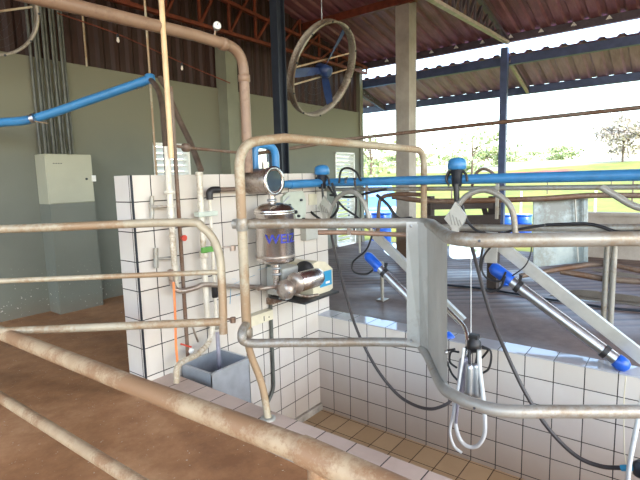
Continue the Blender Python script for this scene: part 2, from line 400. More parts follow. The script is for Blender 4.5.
# roofs
def sheet(x0, z0, x1, z1, y0, y1, pitch=.25, h=.035, th=.006):
    prof = []; y = y0
    while y < y1:
        prof += [(y, 0), (y+pitch*.5, 0), (y+pitch*.62, h), (y+pitch*.88, h)]; y += pitch
    prof.append((y, 0)); mb = MB(); n = len(prof); vs = []
    for dz in (0, th):
        for X, Z in ((x0, z0), (x1, z1)):
            vs += [(X, yy, Z+hh+dz) for yy, hh in prof]
    fs = []
    for i in range(n-1):
        fs += [(i, i+1, n+i+1, n+i), (2*n+i, 3*n+i, 3*n+i+1, 2*n+i+1), (i, 2*n+i, 2*n+i+1, i+1), (n+i, n+i+1, 3*n+i+1, 3*n+i)]
    return mb.add(vs, fs)
st('ceiling', sheet(-2, zroof(-2), 7.52, zroof(7.52), -9.6, 3.25), 'roof', 'reddish corrugated metal roof over the milking hall', 'roof')
st('ceiling', sheet(-6.5, zroof(-6.5), -2, zroof(-2), -9.6, 3.25), 'roof', 'corrugated metal roof slope behind the ridge', 'roof')
zl = lambda x: 3.50-.27*(x-7.45)
st('ceiling', sheet(7.50, zl(7.50), 8.92, zl(8.92), -6.6, 9.5, .28), 'roof2', 'pale corrugated lean-to roof beyond the eave', 'roof')
pn = 0
for x in (-6, -4, -2.6, -1, .7, 2.3, 3.9, 5.5, 7.42):
    z = zroof(x); mb = MB().box((x-.04, -9.5, z-.13), (x+.04, YB+.02, z-.004))
    o = mk('roof_purlin', mb, 'trussd' if x > 7 else 'redrust'); tag(o, 'dark steel purlin along the edge of the hall roof' if x > 7 else 'red brown purlin under the corrugated hall roof', 'beam', None if x > 7 else 'roof purlins', 'structure')
    if x > 7:
        for k in range(18):
            y = -6.4+k*.5+.16; c_ = MB().prism([(x-.055, y-.045, z-.075), (x-.055, y+.045, z-.075), (x-.055, y, z-.015)], (-.02, 0, 0)); mk('roof_clip', c_, 'white', o)
for x, nm in ((7.56, 'beam along the upper edge of the lean-to roof'), (8.86, 'beam along the lower edge of the lean-to roof')):
    z = zl(x); tag(mk('roof_beam', MB().box((x-.05, -6.5, z-.15), (x+.05, 9.4, z-.004)), 'bluegrey'), 'blue grey '+nm, 'beam', kind='structure')
# lattice trusses
def truss(y, x0, z0, x1, z1, topz, mc, mw, label, step=.42, w=.05):
    t_ = thing('roof_truss', ((x0+x1)/2, y, z1), label, 'truss')
    mk('bottom_chord', MB().bar((x0, y, z0), (x1, y, z1), w, .05), mc, t_)
    mk('top_chord', MB().bar((x0, y, topz(x0)), (x1, y, topz(x1)), w, .05), mw, t_)
    wb = MB(); n = max(2, int((x1-x0)/step)); L = lambda x: z0+(z1-z0)*(x-x0)/(x1-x0)
    for k in range(n+1):
        a = x0+(x1-x0)*k/n; b = x0+(x1-x0)*(k+1)/n
        wb.bar((a, y, L(a)), (a, y, topz(a)), w*.6, .03)
        if k < n: wb.bar((a, y, L(a)), (b, y, topz(b)), w*.6, .03)
    mk('web', wb, mw, t_); t_['kind'] = 'structure'
tz = lambda x: zroof(x)-.17
truss(2.72, -6.0, 3.53, 7.3, 3.56, tz, 'redrust', 'redrust', 'red oxide lattice truss over the back wall', .55, .06)
truss(-.18, -1.0, 3.36, 7.4, 3.68, lambda x: zroof(x)-.17 if x < 7.3 else 3.72, 'truss', 'trussd', 'lattice truss with pale lower chord ending at the slim steel post', .28, .07)
truss(-4.0, -6.0, 3.60, 7.4, 3.60, tz, 'redrust', 'redrust', 'red oxide lattice truss above the viewer', .55, .06)
truss(-.18, 7.5, 3.38, 8.84, 2.99, lambda x: zl(x)-.06, 'truss', 'trussd', 'short bracket truss under the lean-to beside the slim post', .16, .05)
truss(3.15, 7.5, 3.28, 8.84, 2.99, lambda x: zl(x)-.06, 'trussd', 'trussd', 'short bracket truss under the lean-to beyond the back wall', .16, .05)
# posts and pillar
tag(mk('steel_post', MB().box((7.36, -.19, PF), (7.46, -.07, 3.60)).box((7.30, -.27, PF), (7.49, .01, PF+.015)), 'bluegrey'), 'slim blue grey steel post holding the roof edge at the yard side', 'post', kind='structure')
tag(mk('steel_post', MB().box((7.36, -6.4, PF), (7.46, -6.28, 3.6)), 'bluegrey'), 'steel post of the yard side outside the view', 'post', kind='structure')
tag(mk('concrete_pillar', MB().box((5.5, .80, PF), (5.76, 1.05, zroof(5.7)-.02), .008), 'pillar'), 'square concrete pillar rising to the roof beside the yard', 'pillar', kind='structure')
px_ = (1.813+1.858)/2
tag(mk('steel_column', MB().box((px_-.055, .28, PF), (px_-.045, .37, zroof(px_)-.02)).box((px_+.045, .28, PF), (px_+.055, .37, zroof(px_)-.02)).box((px_-.045, .318, PF), (px_+.045, .332, zroof(px_)-.02)), 'dark'), 'dark steel column standing behind the tiled block wall', 'column', kind='structure')
tag(mk('concrete_pillar', MB().box((-5.2, -7.2, PF), (-4.95, -6.95, zroof(-5)-.02)), 'pillar'), 'square concrete pillar behind the viewer', 'pillar', kind='structure')
# yard wall and field
st('wall_yard', MB().box((7.5, -9, PF-.3), (7.62, -.9, .62)).box((7.46, -9, .62), (7.66, -.9, .67)), 'yardwall', 'low tan yard wall along the open side', 'wall')
def hz(x, y):
    d = math.hypot(x-CAM.x, y-CAM.y); r = max(0, d-9.5)
    if r == 0: return -.45
    h = -.45+.014*r+(2.5*(1-math.exp(-((r-25)/38)**2)) if r > 25 else 0)
    side = (.61*(x-CAM.x)-.79*(y-CAM.y))/max(d, 1)
    return h+max(0, side)*.01*r
g = MB(); N1, N2 = 56, 60; vs = []
for i in range(N1+1):
    r = 9.2*(170/9.2)**(i/N1)
    for k in range(N2+1):
        th = math.radians(-75+k*190/N2); X = CAM.x+r*math.cos(th); Y = CAM.y+r*math.sin(th); vs.append((X, Y, hz(X, Y)+(0 if r < 25 else math.sin(X*.21)*math.sin(Y*.17)*.12)))
g.add(vs, [(i*(N2+1)+k, i*(N2+1)+k+1, (i+1)*(N2+1)+k+1, (i+1)*(N2+1)+k) for i in range(N1) for k in range(N2)], True)
o = st('floor_field', g, 'field', 'bright pasture rising beyond the open side of the hall', 'field')
t = NT('yard earth'); n = t.noise(.6, 6, .7); M['yard'] = t.out(t.ramp(n, [(.3, (.15, .11, .075)), (.7, (.24, .18, .13))]), .95)
st('floor_yard', MB().box((-60, -60, -1.6), (60, 60, -1.3)), 'yard', 'red earth ground around the building', 'ground')
# ------------------------------------------------------------------ outside things
def ridge(u, d):
    P = at(u, 170, d=d); return V((P.x, P.y, hz(P.x, P.y)))
def tree(u, d, h, w, dens, mat, label, trunk=True, seed=1, group=None):
    rnd = random.Random(seed); B = ridge(u, d); t_ = thing('tree', B, label, 'tree', group)
    if trunk:
        tb = MB().tube([B-V((0, 0, .3)), B+V((0, 0, h*.45)), B+V((0, 0, h*.75))], [h*.022, h*.015, h*.006], 7)
        for k in range(7):
            a = rnd.uniform(0, 6.28); z0 = h*rnd.uniform(.25, .55); tb.tube([B+V((0, 0, z0)), B+V((math.cos(a)*w*.35, math.sin(a)*w*.35, z0+h*.22))], [h*.010, h*.003], 5)
        mk('trunk', tb, 'trunk', t_)
    lf = MB(); cl = [(rnd.uniform(-1, 1), rnd.uniform(-1, 1), rnd.uniform(.3 if trunk else .05, 1)) for _ in range(14)]
    cl = [c for c in cl if math.hypot(c[0], c[1]) < 1.05]
    for _ in range(dens):
        c = rnd.choice(cl); k = .34
        x = (c[0]*.62+rnd.gauss(0, k*.6))*w/2; y = (c[1]*.62+rnd.gauss(0, k*.6))*w/2; z = h*min(1.05, c[2]*(1-.35*math.hypot(c[0], c[1]))+rnd.gauss(0, .07))
        s = h*(.018 if trunk else .04)*rnd.uniform(.6, 1.5); n = V((rnd.gauss(0, 1), rnd.gauss(0, 1), rnd.gauss(0, 1))).normalized(); a = n.orthogonal()*s; b = n.cross(a)
        q = B+V((x, y, max(z, .05))); lf.add([q-a, q+b, q+a, q-b], [(0, 1, 2, 3)])
    mk('foliage', lf, mat, t_)
tree(622, 62, 6.6, 8.4, 2300, 'leafb', 'large hazy rounded tree at the far right on the field', seed=3)
tree(472, 46, 6.0, 9.5, 380, 'leaf', 'sparse light green tree left of the slim steel post', seed=5)
tree(371, 44, 6.4, 5.0, 260, 'leaf', 'thin pale tree between back wall and concrete pillar', seed=8)
tree(551, 120, 4.6, 13.5, 1200, 'leaf', 'dark dome-shaped tree on the skyline right of the steel post', False, seed=9)
tree(513, 110, 3.4, 9, 900, 'leaf', 'small dark rounded tree on the skyline just behind the steel post', False, seed=12)
for k, (u, d, h, w) in enumerate(((364, 95, 3.4, 10), (388, 120, 3.8, 12), (424, 88, 2.6, 8), (449, 125, 3.0, 9), (463, 60, 2.6, 4.5), (490, 70, 3.4, 5))):
    tree(u, d, h, w, 900, 'leaf', ['low bushy tree on the skyline beside the back wall corner', 'taller bushy tree on the skyline left of the concrete pillar',
        'low bush on the skyline right of the concrete pillar', 'low bush on the skyline left of the blue pulsator cap', 'green thicket on the slope right of the blue pulsator cap', 'green thicket on the slope left of the slim steel post'][k], False, seed=20+k)
for k, (u, d) in enumerate(((597, 15), (522, 16), (634, 21), (452, 19), (548, 30), (612, 34))):
    B = ridge(u, d); tag(mk('fence_post', MB().tube([B-V((0, 0, .25)), B+V((0, 0, 1.05))], .035, 8), 'white' if k in (0, 1) else 'trunk'),
        ['white fence post in the pasture above the grey sheet panel', 'white fence post in the pasture left of the grey sheet panel', 'wooden fence post at the right edge of the pasture',
         'wooden fence post in the pasture left of the steel post', 'distant wooden fence post above the grey sheet panel', 'distant wooden fence post at the red earth strip'][k], 'post')
# parked car beyond the back wall corner
C0 = at(378, 222, d=16); C0.z = hz(C0.x, C0.y); cr = V((rt.x, rt.y, 0)); cf = V((fw.x, fw.y, 0)).normalized()
car = thing('car', C0, 'light blue car parked outside beyond the corner of the back wall', 'car')
def cp(a, b, z): return C0+cr*a+cf*b+V((0, 0, z))
prof = [(0, .28), (-.02, .62), (.12, .78), (.95, .92), (1.55, 1.38), (2.0, 1.46), (3.0, 1.42), (3.7, 1.0), (3.9, .9), (3.95, .3)]
mb = MB(); ws = (-.80, -.66, .66, .80); vs = []
for a in ws:
    for b, z in prof:
        k = 1 if abs(a) < .7 else 0
        vs.append(cp(a*(1 if z < .95 else .90), b, z-(0 if k else .05*(z > .6))))
n = len(prof); fs = [(i*n+j, i*n+j+1, (i+1)*n+j+1, (i+1)*n+j) for i in range(3) for j in range(n-1)]+[list(range(n)), list(range(3*n, 4*n))[::-1]]
fs += [(i*n, (i+1)*n, (i+1)*n+n-1, i*n+n-1) for i in range(3)]
mb.add(vs, fs, True); mk('body', mb, 'carpaint', car)
mk('windscreen', MB().prism([cp(-.60, 1.02, .97), cp(.60, 1.02, .97), cp(.52, 1.50, 1.34), cp(-.52, 1.50, 1.34)], -cf*.012+V((0, 0, .012))), 'glass', car)
for s_ in (-1, 1):
    mk('headlight', MB().lathe(cp(s_*.55, -.01, .60), -cf, [(0, .12), (.03, .11), (.05, .05)], 14), 'white', car)
    for b in (.75, 3.1): mk('wheel', MB().lathe(cp(s_*.80, b, .30), cr*s_, [(-.16, .28), (-.15, .30), (0, .30), (.01, .27)], 18), 'tyre', car)
mk('number_plate', MB().obox(cp(-.1, -.03, .50), cr*.2, cf*.008, (0, 0, .06)), 'white', car)
mk('bumper', MB().obox(cp(0, -.05, .36), cr*.78, cf*.05, (0, 0, .09)), 'dark', car)
# blue drums outside/at the yard edge
def drum(u, v, d, r, mat, label, zt=None, base=PF):
    P = at(u, v, d=d); zt = P.z; B = V((P.x, P.y, base)); h = zt-base
    t_ = thing('plastic_drum', B, label, 'drum')
    mk('shell', MB().lathe(B, (0, 0, 1), [(0, r*.93), (.03, r), (h*.3, r), (h*.32, r*1.03), (h*.36, r), (h*.66, r), (h*.68, r*1.03), (h*.72, r), (h, r), (h, r*.94), (.05, r*.92)], 24), mat, t_)
    mk('rim', MB().lathe(B, (0, 0, 1), [(h-.03, r), (h-.03, r*1.05), (h, r*1.05), (h+.005, r*.95)], 24), mat, t_)
drum(381, 212.5, 12.8, .27, 'blued', 'dark blue open drum standing before the parked car', base=-.45)
drum(507, 214.5, 12.6, .21, 'blued', 'dark blue drum at the yard edge, left of the pair', base=-.45)
drum(524, 214.5, 12.6, .20, 'blued', 'dark blue drum at the yard edge beside the grey sheet panel', base=-.45)
# puddles on the far floor
def puddle(pts, label):
    c = sum((V(p) for p in pts), V())/len(pts); ring = cat(list(pts)+[pts[0]], 5)[:-1]
    ring = [V((p.x, p.y, PF+.003)) for p in ring]
    tag(mk('puddle', MB().prism(ring, (0, 0, -.002)), 'water'), label, 'puddle')
puddle([at(u, v, z=PF) for u, v in ((548, 296), (575, 290), (610, 293), (650, 299), (655, 308), (620, 304), (585, 301))], 'wet patch of water on the floor beside the two upright posts')
puddle([at(u, v, z=PF) for u, v in ((450, 243), (478, 244), (480, 256), (465, 259), (450, 257))], 'wet patch of water just right of the grey panel')
puddle([at(u, v, z=PF) for u, v in ((383, 243), (396, 244), (397, 258), (391, 257), (383, 250))], 'wet patch of water beside the concrete pillar base')
puddle([at(u, v, z=PF) for u, v in ((590, 270), (600, 269), (642, 276), (650, 279), (618, 276))], 'thin wet patch of water near the yard wall')
# ------------------------------------------------------------------ rails of the stall (herringbone zigzag)
R = .0275
zr2, zr3 = 1.12, .48
def P2(u, v, d): p = at(u, v, d=d); return V((p.x, p.y, zr2))
stall = thing('stall_rail', (.09, -.93, 0), 'galvanised zigzag stall railing with arched end post on the near kerb', 'railing')
L0 = V((.09, -.93, 0))
arch = [V((.085, -.935, .50)), V((.085, -.935, 1.56)), at(284, 138, y=-.97), at(345, 143, y=-1.0), at(412, 149, y=-1.07), ]
ar = at(424, 158, y=-1.09); arch[-1] = V((ar.x+.0, -1.09, arch[-1].z-.005)); arch.append(V((ar.x, -1.09, .006)))
mk('arch', MB().tube(fil(arch, [.14, .02, .02, .13]), R, 14), 'galvtan', stall)
p0 = at(233, 224, d=2.66); p0.z = zr2; top = [p0, P2(405, 225, 2.47), P2(430, 226, 2.44), P2(453, 241, 1.76), P2(640, 241, 1.70), P2(760, 241, 1.66), P2(900, 241, 1.62)]
mk('top_rail', MB().tube(fil(top, [.02, .12, .16, .02, .02]), .0275, 14), 'galv', stall)
low = [V((.085, -.935, .56)), V((-.005, -.99, .53)), V((.02, -1.02, zr3))]+[at(u, v, z=zr3) for u, v in ((300, 342.5), (405, 342.5), (424, 350), (441, 384), (455, 396), (477, 405), (505, 411), (560, 411.5), (640, 411.5), (760, 411), (900, 411))]
mk('lower_rail', MB().tube(cat(low, 6), .0245, 14), 'galv', stall)
mk('foot', MB().tube(fil([V((.085, -.935, .50)), V((.088, -.94, .40)), at(263, 385, y=-1.0), V((.121, -1.038, .006))], .1), .021, 12), 'galvtan', stall)
mk('foot_plate', MB().lathe((.121, -1.038, .001), (0, 0, 1), [(0, .045), (.006, .045), (.012, .026)], 16), 'galv', stall)
mk('collar', MB().lathe((.085, -.935, zr2-.035), (0, 0, 1), [(0, .029), (.005, .032), (.065, .032), (.07, .029)], 16), 'galv', stall)
mk('collar', MB().lathe((.085, -.935, .475), (0, 0, 1), [(0, .029), (.005, .033), (.05, .033), (.055, .029)], 16), 'galv', stall)
mk('arch_foot_plate', MB().lathe((arch[-1].x, -1.09, .006), (0, 0, 1), [(0, .05), (.006, .05), (.012, .026)], 16), 'galv', stall)
mk('thin_rail', MB().tube([at(318, 232.5, d=2.52), at(349, 232.5, d=2.51), at(408, 235, d=2.46)], .0125, 10), 'pvcpink', stall)
mk('rail_clip', MB().box(at(347, 235, d=2.50), at(351, 228, d=2.49)), 'steeld', stall)
# splash panel hung in the jog of the railing
a_, b_ = at(406, 222, d=2.42), at(427, 224, d=2.40); c_, d_ = at(447, 240, d=1.90), at(434, 226, d=2.2)
prof = [at(406, 222, d=2.43), at(418, 222, d=2.43), at(427, 224, d=2.38), at(433, 228, d=2.22), at(447, 243, d=1.93)]
prof2 = [at(407, 345, d=2.46), at(420, 348, d=2.44), at(428, 352, d=2.36), at(440, 378, d=2.05), at(447, 384, d=1.95)]
mb = MB(); nn = len(prof); vs = prof+prof2; off = -fw.normalized()*.003
vs = vs+[v+off for v in vs]; m2 = 2*nn
fs = [(i, i+1, nn+i+1, nn+i) for i in range(nn-1)]+[(m2+i, m2+nn+i, m2+nn+i+1, m2+i+1) for i in range(nn-1)]
fs += [(i, m2+i, m2+i+1, i+1) for i in range(nn-1)]+[(nn+i, nn+i+1, m2+nn+i+1, m2+nn+i) for i in range(nn-1)]+[(0, nn, m2+nn, m2), (nn-1, m2+nn-1, m2+2*nn-1, 2*nn-1)]
mb.add(vs, fs); mk('splash_panel', mb, 'panel', stall)
for u, v, d in ((411, 226, 2.40), (411, 341, 2.43), (446, 352, 1.95)):
    mk('bolt', MB().lathe(at(u, v, d=d-.02), -fw, [(0, .008), (.008, .007), (.01, .003)], 8), 'steelb', stall)
mk('bolt', MB().lathe(at(479, 241, d=1.735), -fw, [(0, .005), (.004, .005)], 8), 'dark', stall)
mk('bolt', MB().lathe(at(474, 408, d=1.76), -fw, [(0, .005), (.004, .005)], 8), 'dark', stall)
# gate hinged on the arch post
gd = 2.66; gate = thing('gate', at(222, 335, d=gd), 'tan tubular gate of three rails hinged on the arch post', 'gate')
fr = [at(-260, 234, d=gd), at(0, 229, d=gd), at(175, 222.5, d=gd), at(203, 228, d=gd), at(218, 250, d=gd), at(222, 285, d=gd), at(223.5, 334, d=gd)]
mk('frame', MB().tube(cat(fr, 8), .0235, 14), 'galvtan', gate)
mk('middle_rail', MB().tube([at(-260, 290, d=gd), at(0, 281, d=gd), at(219, 272, d=gd)], .015, 10), 'galvtan', gate)
mk('bottom_rail', MB().tube([at(-260, 342, d=gd), at(0, 331.5, d=gd), at(226, 321.5, d=gd)], .023, 14), 'galvtan', gate)
mk('far_stile', MB().tube([at(-258, 232, d=gd), at(-258, 344, d=gd)], .023, 12), 'galvtan', gate)
for v in (247, 319):
    h = mk('hinge', MB().tube([at(223, v, d=gd), at(234, v, d=gd)], .006, 8), 'steeld', gate)
    mk('hinge_eye', MB().lathe(at(233, v+1, d=gd)-V((0, 0, .015)), (0, 0, 1), [(0, .016), (.03, .016)], 12), 'steeld', h)
# fence of thick old pipe nearest the viewer
XF = -.75; fence = thing('pipe_fence', (XF, -2.06, PF), 'thick rust-mottled pipe fence with two rails closest to the viewer', 'fence')
up_ = [at(-60, 305, x=XF), at(0, 332.5, x=XF), at(120, 380, x=XF), at(310, 452.5, x=XF), at(420, 498, x=XF)]
mk('top_rail', MB().tube([V((XF, .75, up_[1].z)), V((XF, up_[1].y, up_[1].z+.0)), up_[2], up_[3]], .038, 20), 'rail', fence)
mk('top_rail', MB().tube([up_[3]+V((0, .03, -.002)), V((XF, -2.40, up_[3].z-.012)), V((XF, -3.4, up_[3].z-.012))], .042, 20), 'rail', fence)
l1, l2 = at(0, 397, x=XF), at(135, 481, x=XF)
mk('lower_rail', MB().tube([l1+(l1-l2)*.5, l1, l2, l2+(l2-l1)*1.0], .030, 18), 'rail', fence)
mk('post', MB().tube([V((XF, -2.10, PF)), V((XF, -2.10, up_[3].z-.01))], .036, 18), 'rail', fence)
mk('post', MB().tube([V((XF, .72, PF)), V((XF, .72, up_[1].z-.01))], .036, 18), 'rail', fence)
mk('plug', MB().lathe(V((XF-.040, -2.33, up_[3].z-.02)), (-1, 0, 0), [(0, .014), (.006, .012)], 10), 'dark', fence)
# ------------------------------------------------------------------ services on the left
big = thing('vacuum_pipe', (1.0, -.1, 1.6), 'large dusty brown pipe elbowing down above the steel tank', 'pipe')
yv = -.1
va = at(248, 168, y=yv); vb = V((va.x, yv, at(246, 60, y=yv).z)); vx, vz = va.x, at(230, 42, y=yv).z
p_ = [V((vx, yv, 1.42)), V((vx, yv, vz-.03)), V((.5, yv, vz-.02)), V((-.498, yv, at(40, -2, y=yv).z)), V((-1.6, yv, at(40, -2, y=yv).z-.02))]
mk('pipe', MB().tube(fil(p_, [.17, .02, .02], 10), .040, 18), 'pvcpink', big)
mk('coupling', MB().lathe((vx, yv, vz-.27), (0, 0, 1), [(0, .042), (.004, .047), (.05, .047), (.054, .042)], 18), 'pvcpink', big)
mk('coupling', MB().lathe((vx-.17, yv, vz-.028), (-1, 0, 0), [(0, .042), (.004, .047), (.05, .047), (.054, .042)], 18), 'pvcpink', big)
G0 = V((vx-.285, yv-.04, vz+.065)); gg = MB().lathe(G0, (-.5, -.85, .1), [(0, .04), (.03, .04), (.035, .035)], 20)
gaug = thing('vacuum_gauge', G0-V((0, 0, .09)), 'small round white-faced gauge on top of the brown pipe', 'gauge')
mk('stem', MB().tube([G0-V((0, -.03, .06)), G0-V((0, -.01, -.0))], .008, 8), 'steeld', gaug)
mk('casing', MB().lathe(G0, (-.5, -.85, .1), [(0, .026), (.002, .030), (.024, .030), (.026, .026)], 20), 'steelb', gaug)
gdir = V((-.5, -.85, .1)).normalized(); mk('dial', MB().lathe(G0+gdir*.026, gdir, [(0, .025), (.002, .025)], 20), 'white', gaug)
mk('needle', MB().bar(G0+gdir*.029, G0+gdir*.029+V((.010, 0, .022)), .003, .003), 'dark', gaug)
# blue hose from the left ending at the thin rod
bp_ = [at(-60, 126, d=4.6), at(0, 122.5, d=4.5), at(34, 118.5, d=4.45), at(90, 100, d=4.42), at(139, 83, d=4.4), at(149, 79, d=4.4)]
bh = thing('blue_water_pipe', bp_[2], 'sagging blue pipe coming from the left edge above the cabinet', 'pipe')
mk('pipe', MB().tube(cat(bp_), .041, 14), 'blue', bh)
for a, b in (((136, 84.5), (142, 82)), ((31, 119), (35, 118))): mk('clamp', MB().tube([at(*a, d=4.41), at(*b, d=4.41)], .045, 14), 'steelb', bh)
mk('wire_hook', MB().tube([at(33, 121, d=4.4), at(48, 123.5, d=4.4)], .006, 6), 'galvtan', bh)
E_ = at(150, 79, d=4.4); mk('end_cap', MB().lathe(E_-V((0, 0, .045)), (0, 0, 1), [(0, .03), (.01, .046), (.08, .046), (.09, .03)], 16), 'blue', bh)
# thin hanging rods
tag(mk('hanging_rod', MB().tube([V((E_.x, E_.y, zroof(E_.x)-.02)), V((E_.x, E_.y, E_.z)), V((E_.x+.0, E_.y, PF))], .011, 8), 'galvtan'), 'thin pale rod passing the end of the blue pipe', 'rod')
tag(mk('hanging_rod', MB().tube([V((1.27, 2.88, 2.75)), V((1.27, 2.88, zroof(1.27)-.02))], .012, 8), 'galvtan'), 'thin tan rod standing on the back wall beside the conduits', 'rod')
# bundle of conduits above the cabinet
for k in range(9):
    x = .665+k*.045; y = 2.90-(k % 2)*.03
    tag(mk('conduit', MB().tube([V((x, y, 1.70)), V((x, y, 2.6)), V((x+.004, y, 3.7)), V((x+.004, y, min(zroof(x)-.05, 4.6)))], .0165, 8), 'conduit'),
        'grey vertical conduit of the bundle rising from the cream cabinet', 'conduit', 'conduit bundle above the cabinet')
cb = thing('electrical_cabinet', (.87, 2.65, 1.145), 'cream painted electrical cabinet on the plinth pier of the back wall', 'cabinet')
mk('body', MB().box((.615, 2.69, 1.15), (1.125, 2.939, 1.70), .006), 'creambox', cb)
mk('door', MB().box((.62, 2.672, 1.156), (1.12, 2.690, 1.694), .004), 'creambox', cb)
mk('lock', MB().lathe((1.045, 2.672, 1.42), (0, -1, 0), [(0, .014), (.01, .012)], 12), 'dark', cb)
mk('latch_plate', MB().box((1.105, 2.655, 1.39), (1.15, 2.69, 1.46), .003), 'white', cb)
for k in range(4): mk('badge', MB().box((.69+k*.026, 2.668, 1.592), (.705+k*.026, 2.672, 1.600)), 'dark', cb)
# small lamps under the eaves strip
for u, v, d, lb in ((118, 40, 5.3, 'small white lamp bulb on the cable, nearer the conduits'), (182, 68, 5.3, 'small white lamp bulb on the cable, nearer the pilaster')):
    P = at(u, v, y=2.6); b = thing('lamp_bulb', P-V((0, 0, .03)), lb, 'lamp')
    mk('globe', MB().lathe(P-V((0, 0, .03)), (0, 0, 1), [(0, .003), (.006, .012), (.02, .018), (.04, .014), (.06, .010)], 14), 'white bulb', b)
    mk('socket', MB().lathe(P+V((0, 0, .028)), (0, 0, 1), [(0, .014), (.04, .014)], 10), 'dark', b)
hose('lamp_cable', [at(57, 13, y=2.6), at(118, 38.5, y=2.6)+V((0, 0, .05)), at(182, 66.5, y=2.6)+V((0, 0, .05)), at(230, 83, y=2.6)], .008, 'redrust', 'thin cable with bulbs strung below the roof along the back wall', 'cable')
# vertical pipe cluster in front of the tiled wall
yc = -.075
def vp(u0, v0, u1, v1, r, mat, name, label, z0=None, z1=None, y=yc, catg='pipe'):
    a, b = at(u0, v0, y=y), at(u1, v1, y=y); x = (a.x+b.x)/2
    return tag(mk(name, MB().tube([V((x, y, z0 if z0 is not None else a.z)), V((x, y, z1 if z1 is not None else b.z))], r, 12), mat), label, catg)
vp(161, 0, 168, 100, .018, 'tanpipe', 'drop_pipe', 'bright tan vertical pipe coming down from the roof', z0=zroof(.3)-.02, z1=1.52, y=-.13)
wp = thing('water_riser', (at(172, 200, y=yc).x, yc, .09), 'white plastic riser pipe with clamps at the left of the tiled wall', 'pipe')
xw = at(171.5, 220, y=yc).x
mk('pipe', MB().tube([V((xw, yc, 1.60)), V((xw, yc, .62))], .021, 14), 'pvcwhite', wp)
for v, w_ in ((192, .036), (206, .028), (236, .026)):
    mk('coupling', MB().lathe(at(171.5, v, x=xw)*0+V((xw, yc, at(171.5, v, y=yc).z-.012)), (0, 0, 1), [(0, .023), (.003, w_), (.02, w_), (.024, .023)], 14), 'pvcwhite', wp)
mk('valve_stem', MB().tube([V((xw, yc, at(171, 206, y=yc).z)), at(153, 207, y=-.05), at(150, 203, y=-.02)], .010, 8), 'galv', wp)
mk('bracket', MB().tube([at(152, 196, y=-.03), at(152, 218, y=-.03)], .014, 8), 'galv', wp)
mk('bracket', MB().tube([at(156, 248, y=-.03), at(156, 268, y=-.03)], .016, 8), 'galv', wp)
mk('bracket_arm', MB().tube([at(156, 259, y=-.03), V((xw, yc, at(170, 259, y=yc).z))], .009, 8), 'galv', wp)
xb = at(178, 200, y=-.06).x
br = thing('copper_riser', (xb, -.06, .06), 'thin brown vertical pipe beside the white riser', 'pipe')
mk('pipe', MB().tube([V((xb, -.06, 2.0)), V((xb, -.06, .10))], .014, 12), 'rusty', br)
mk('valve_handle', MB().lathe(V((xb, -.075, at(178, 238, y=-.06).z)), (0, -1, 0), [(0, .012), (.02, .012), (.022, .022), (.034, .022)], 12), 'red', br)
hose('brown_branch_pipe', [at(170, 270, y=-.10), at(173, 285, y=-.10), at(180, 291, y=-.125), at(195, 288, y=-.135), at(206, 284.5, y=-.135), at(235, 286.5, y=-.09), at(262, 287.5, y=-.06), at(285, 292, y=-.06)], .019, 'steeld', 'brown grey branch pipe crossing the tiled wall to the pump', 'pipe')
hose('orange_hose', [at(173.5, 282, y=-.15), at(175, 310, y=-.15), at(176, 345, y=-.15), at(178, 366, y=-.15)], .0085, 'orange', 'thin bright orange hose hanging on the tiled wall')
# white clamp pair of standpipes with the green valve
xs_ = at(203.5, 250, y=yc).x; sp_ = thing('standpipe', (xs_, yc, .3), 'cream plastic standpipe with green valve handle', 'pipe')
mk('pipe', MB().tube([V((xs_, yc, at(202, 172, y=yc).z)), V((xs_, yc, at(207, 322, y=yc).z))], .0215, 14), 'pvcwhite', sp_)
mk('end_collar', MB().lathe(V((xs_, yc, at(202, 176, y=yc).z)), (0, 0, 1), [(0, .023), (.004, .028), (.026, .028), (.03, .022)], 14), 'pvcwhite', sp_)
zc_ = at(205, 214, y=yc).z
mk('clamp', MB().box((xs_-.045, yc-.03, zc_-.018), (xs_+.13, yc+.03, zc_+.018), .006), 'greenwhite', sp_)
zg = at(210, 249, y=yc).z
h = mk('valve_body', MB().lathe((xs_, yc, zg-.06), (0, 0, 1), [(0, .024), (.01, .034), (.05, .034), (.06, .024)], 14), 'pvcwhite', sp_)
mk('valve_handle', MB().box((xs_-.05, yc-.055, zg-.015), (xs_+.065, yc-.028, zg+.028), .008), 'green', sp_)
xt = at(212.5, 250, y=yc).x; el = thing('small_riser', (xt, yc, .3), 'thin pale riser topped by a black elbow', 'pipe')
ze = at(212, 190, y=yc).z
mk('pipe', MB().tube([V((xt, yc, ze-.05)), V((xt, yc, at(214, 322, y=yc).z))], .0125, 12), 'pvcwhite', el)
mk('elbow', MB().tube(fil([V((xt, yc, ze-.07)), V((xt, yc, ze+.0)), V((xt+.09, yc, ze))], .05), .026, 14), 'black', el)
mk('side_pipe', MB().tube([V((xt+.09, yc, ze)), V((xt+.34, yc, ze))], .017, 12), 'rusty', el)
zi0, zi1 = at(213, 285, y=yc).z, at(213, 298, y=yc).z
mk('insulation', MB().lathe((xt, yc-.0, zi1), (0, 0, 1), [(0, .02), (.004, .024), (zi0-zi1, .024)], 12), 'black', el)
mk('fitting', MB().lathe((xt, yc, at(214, 330, y=yc).z), (0, 0, 1), [(0, .02), (.02, .03), (.05, .03), (.06, .018)], 12), 'galv', el)
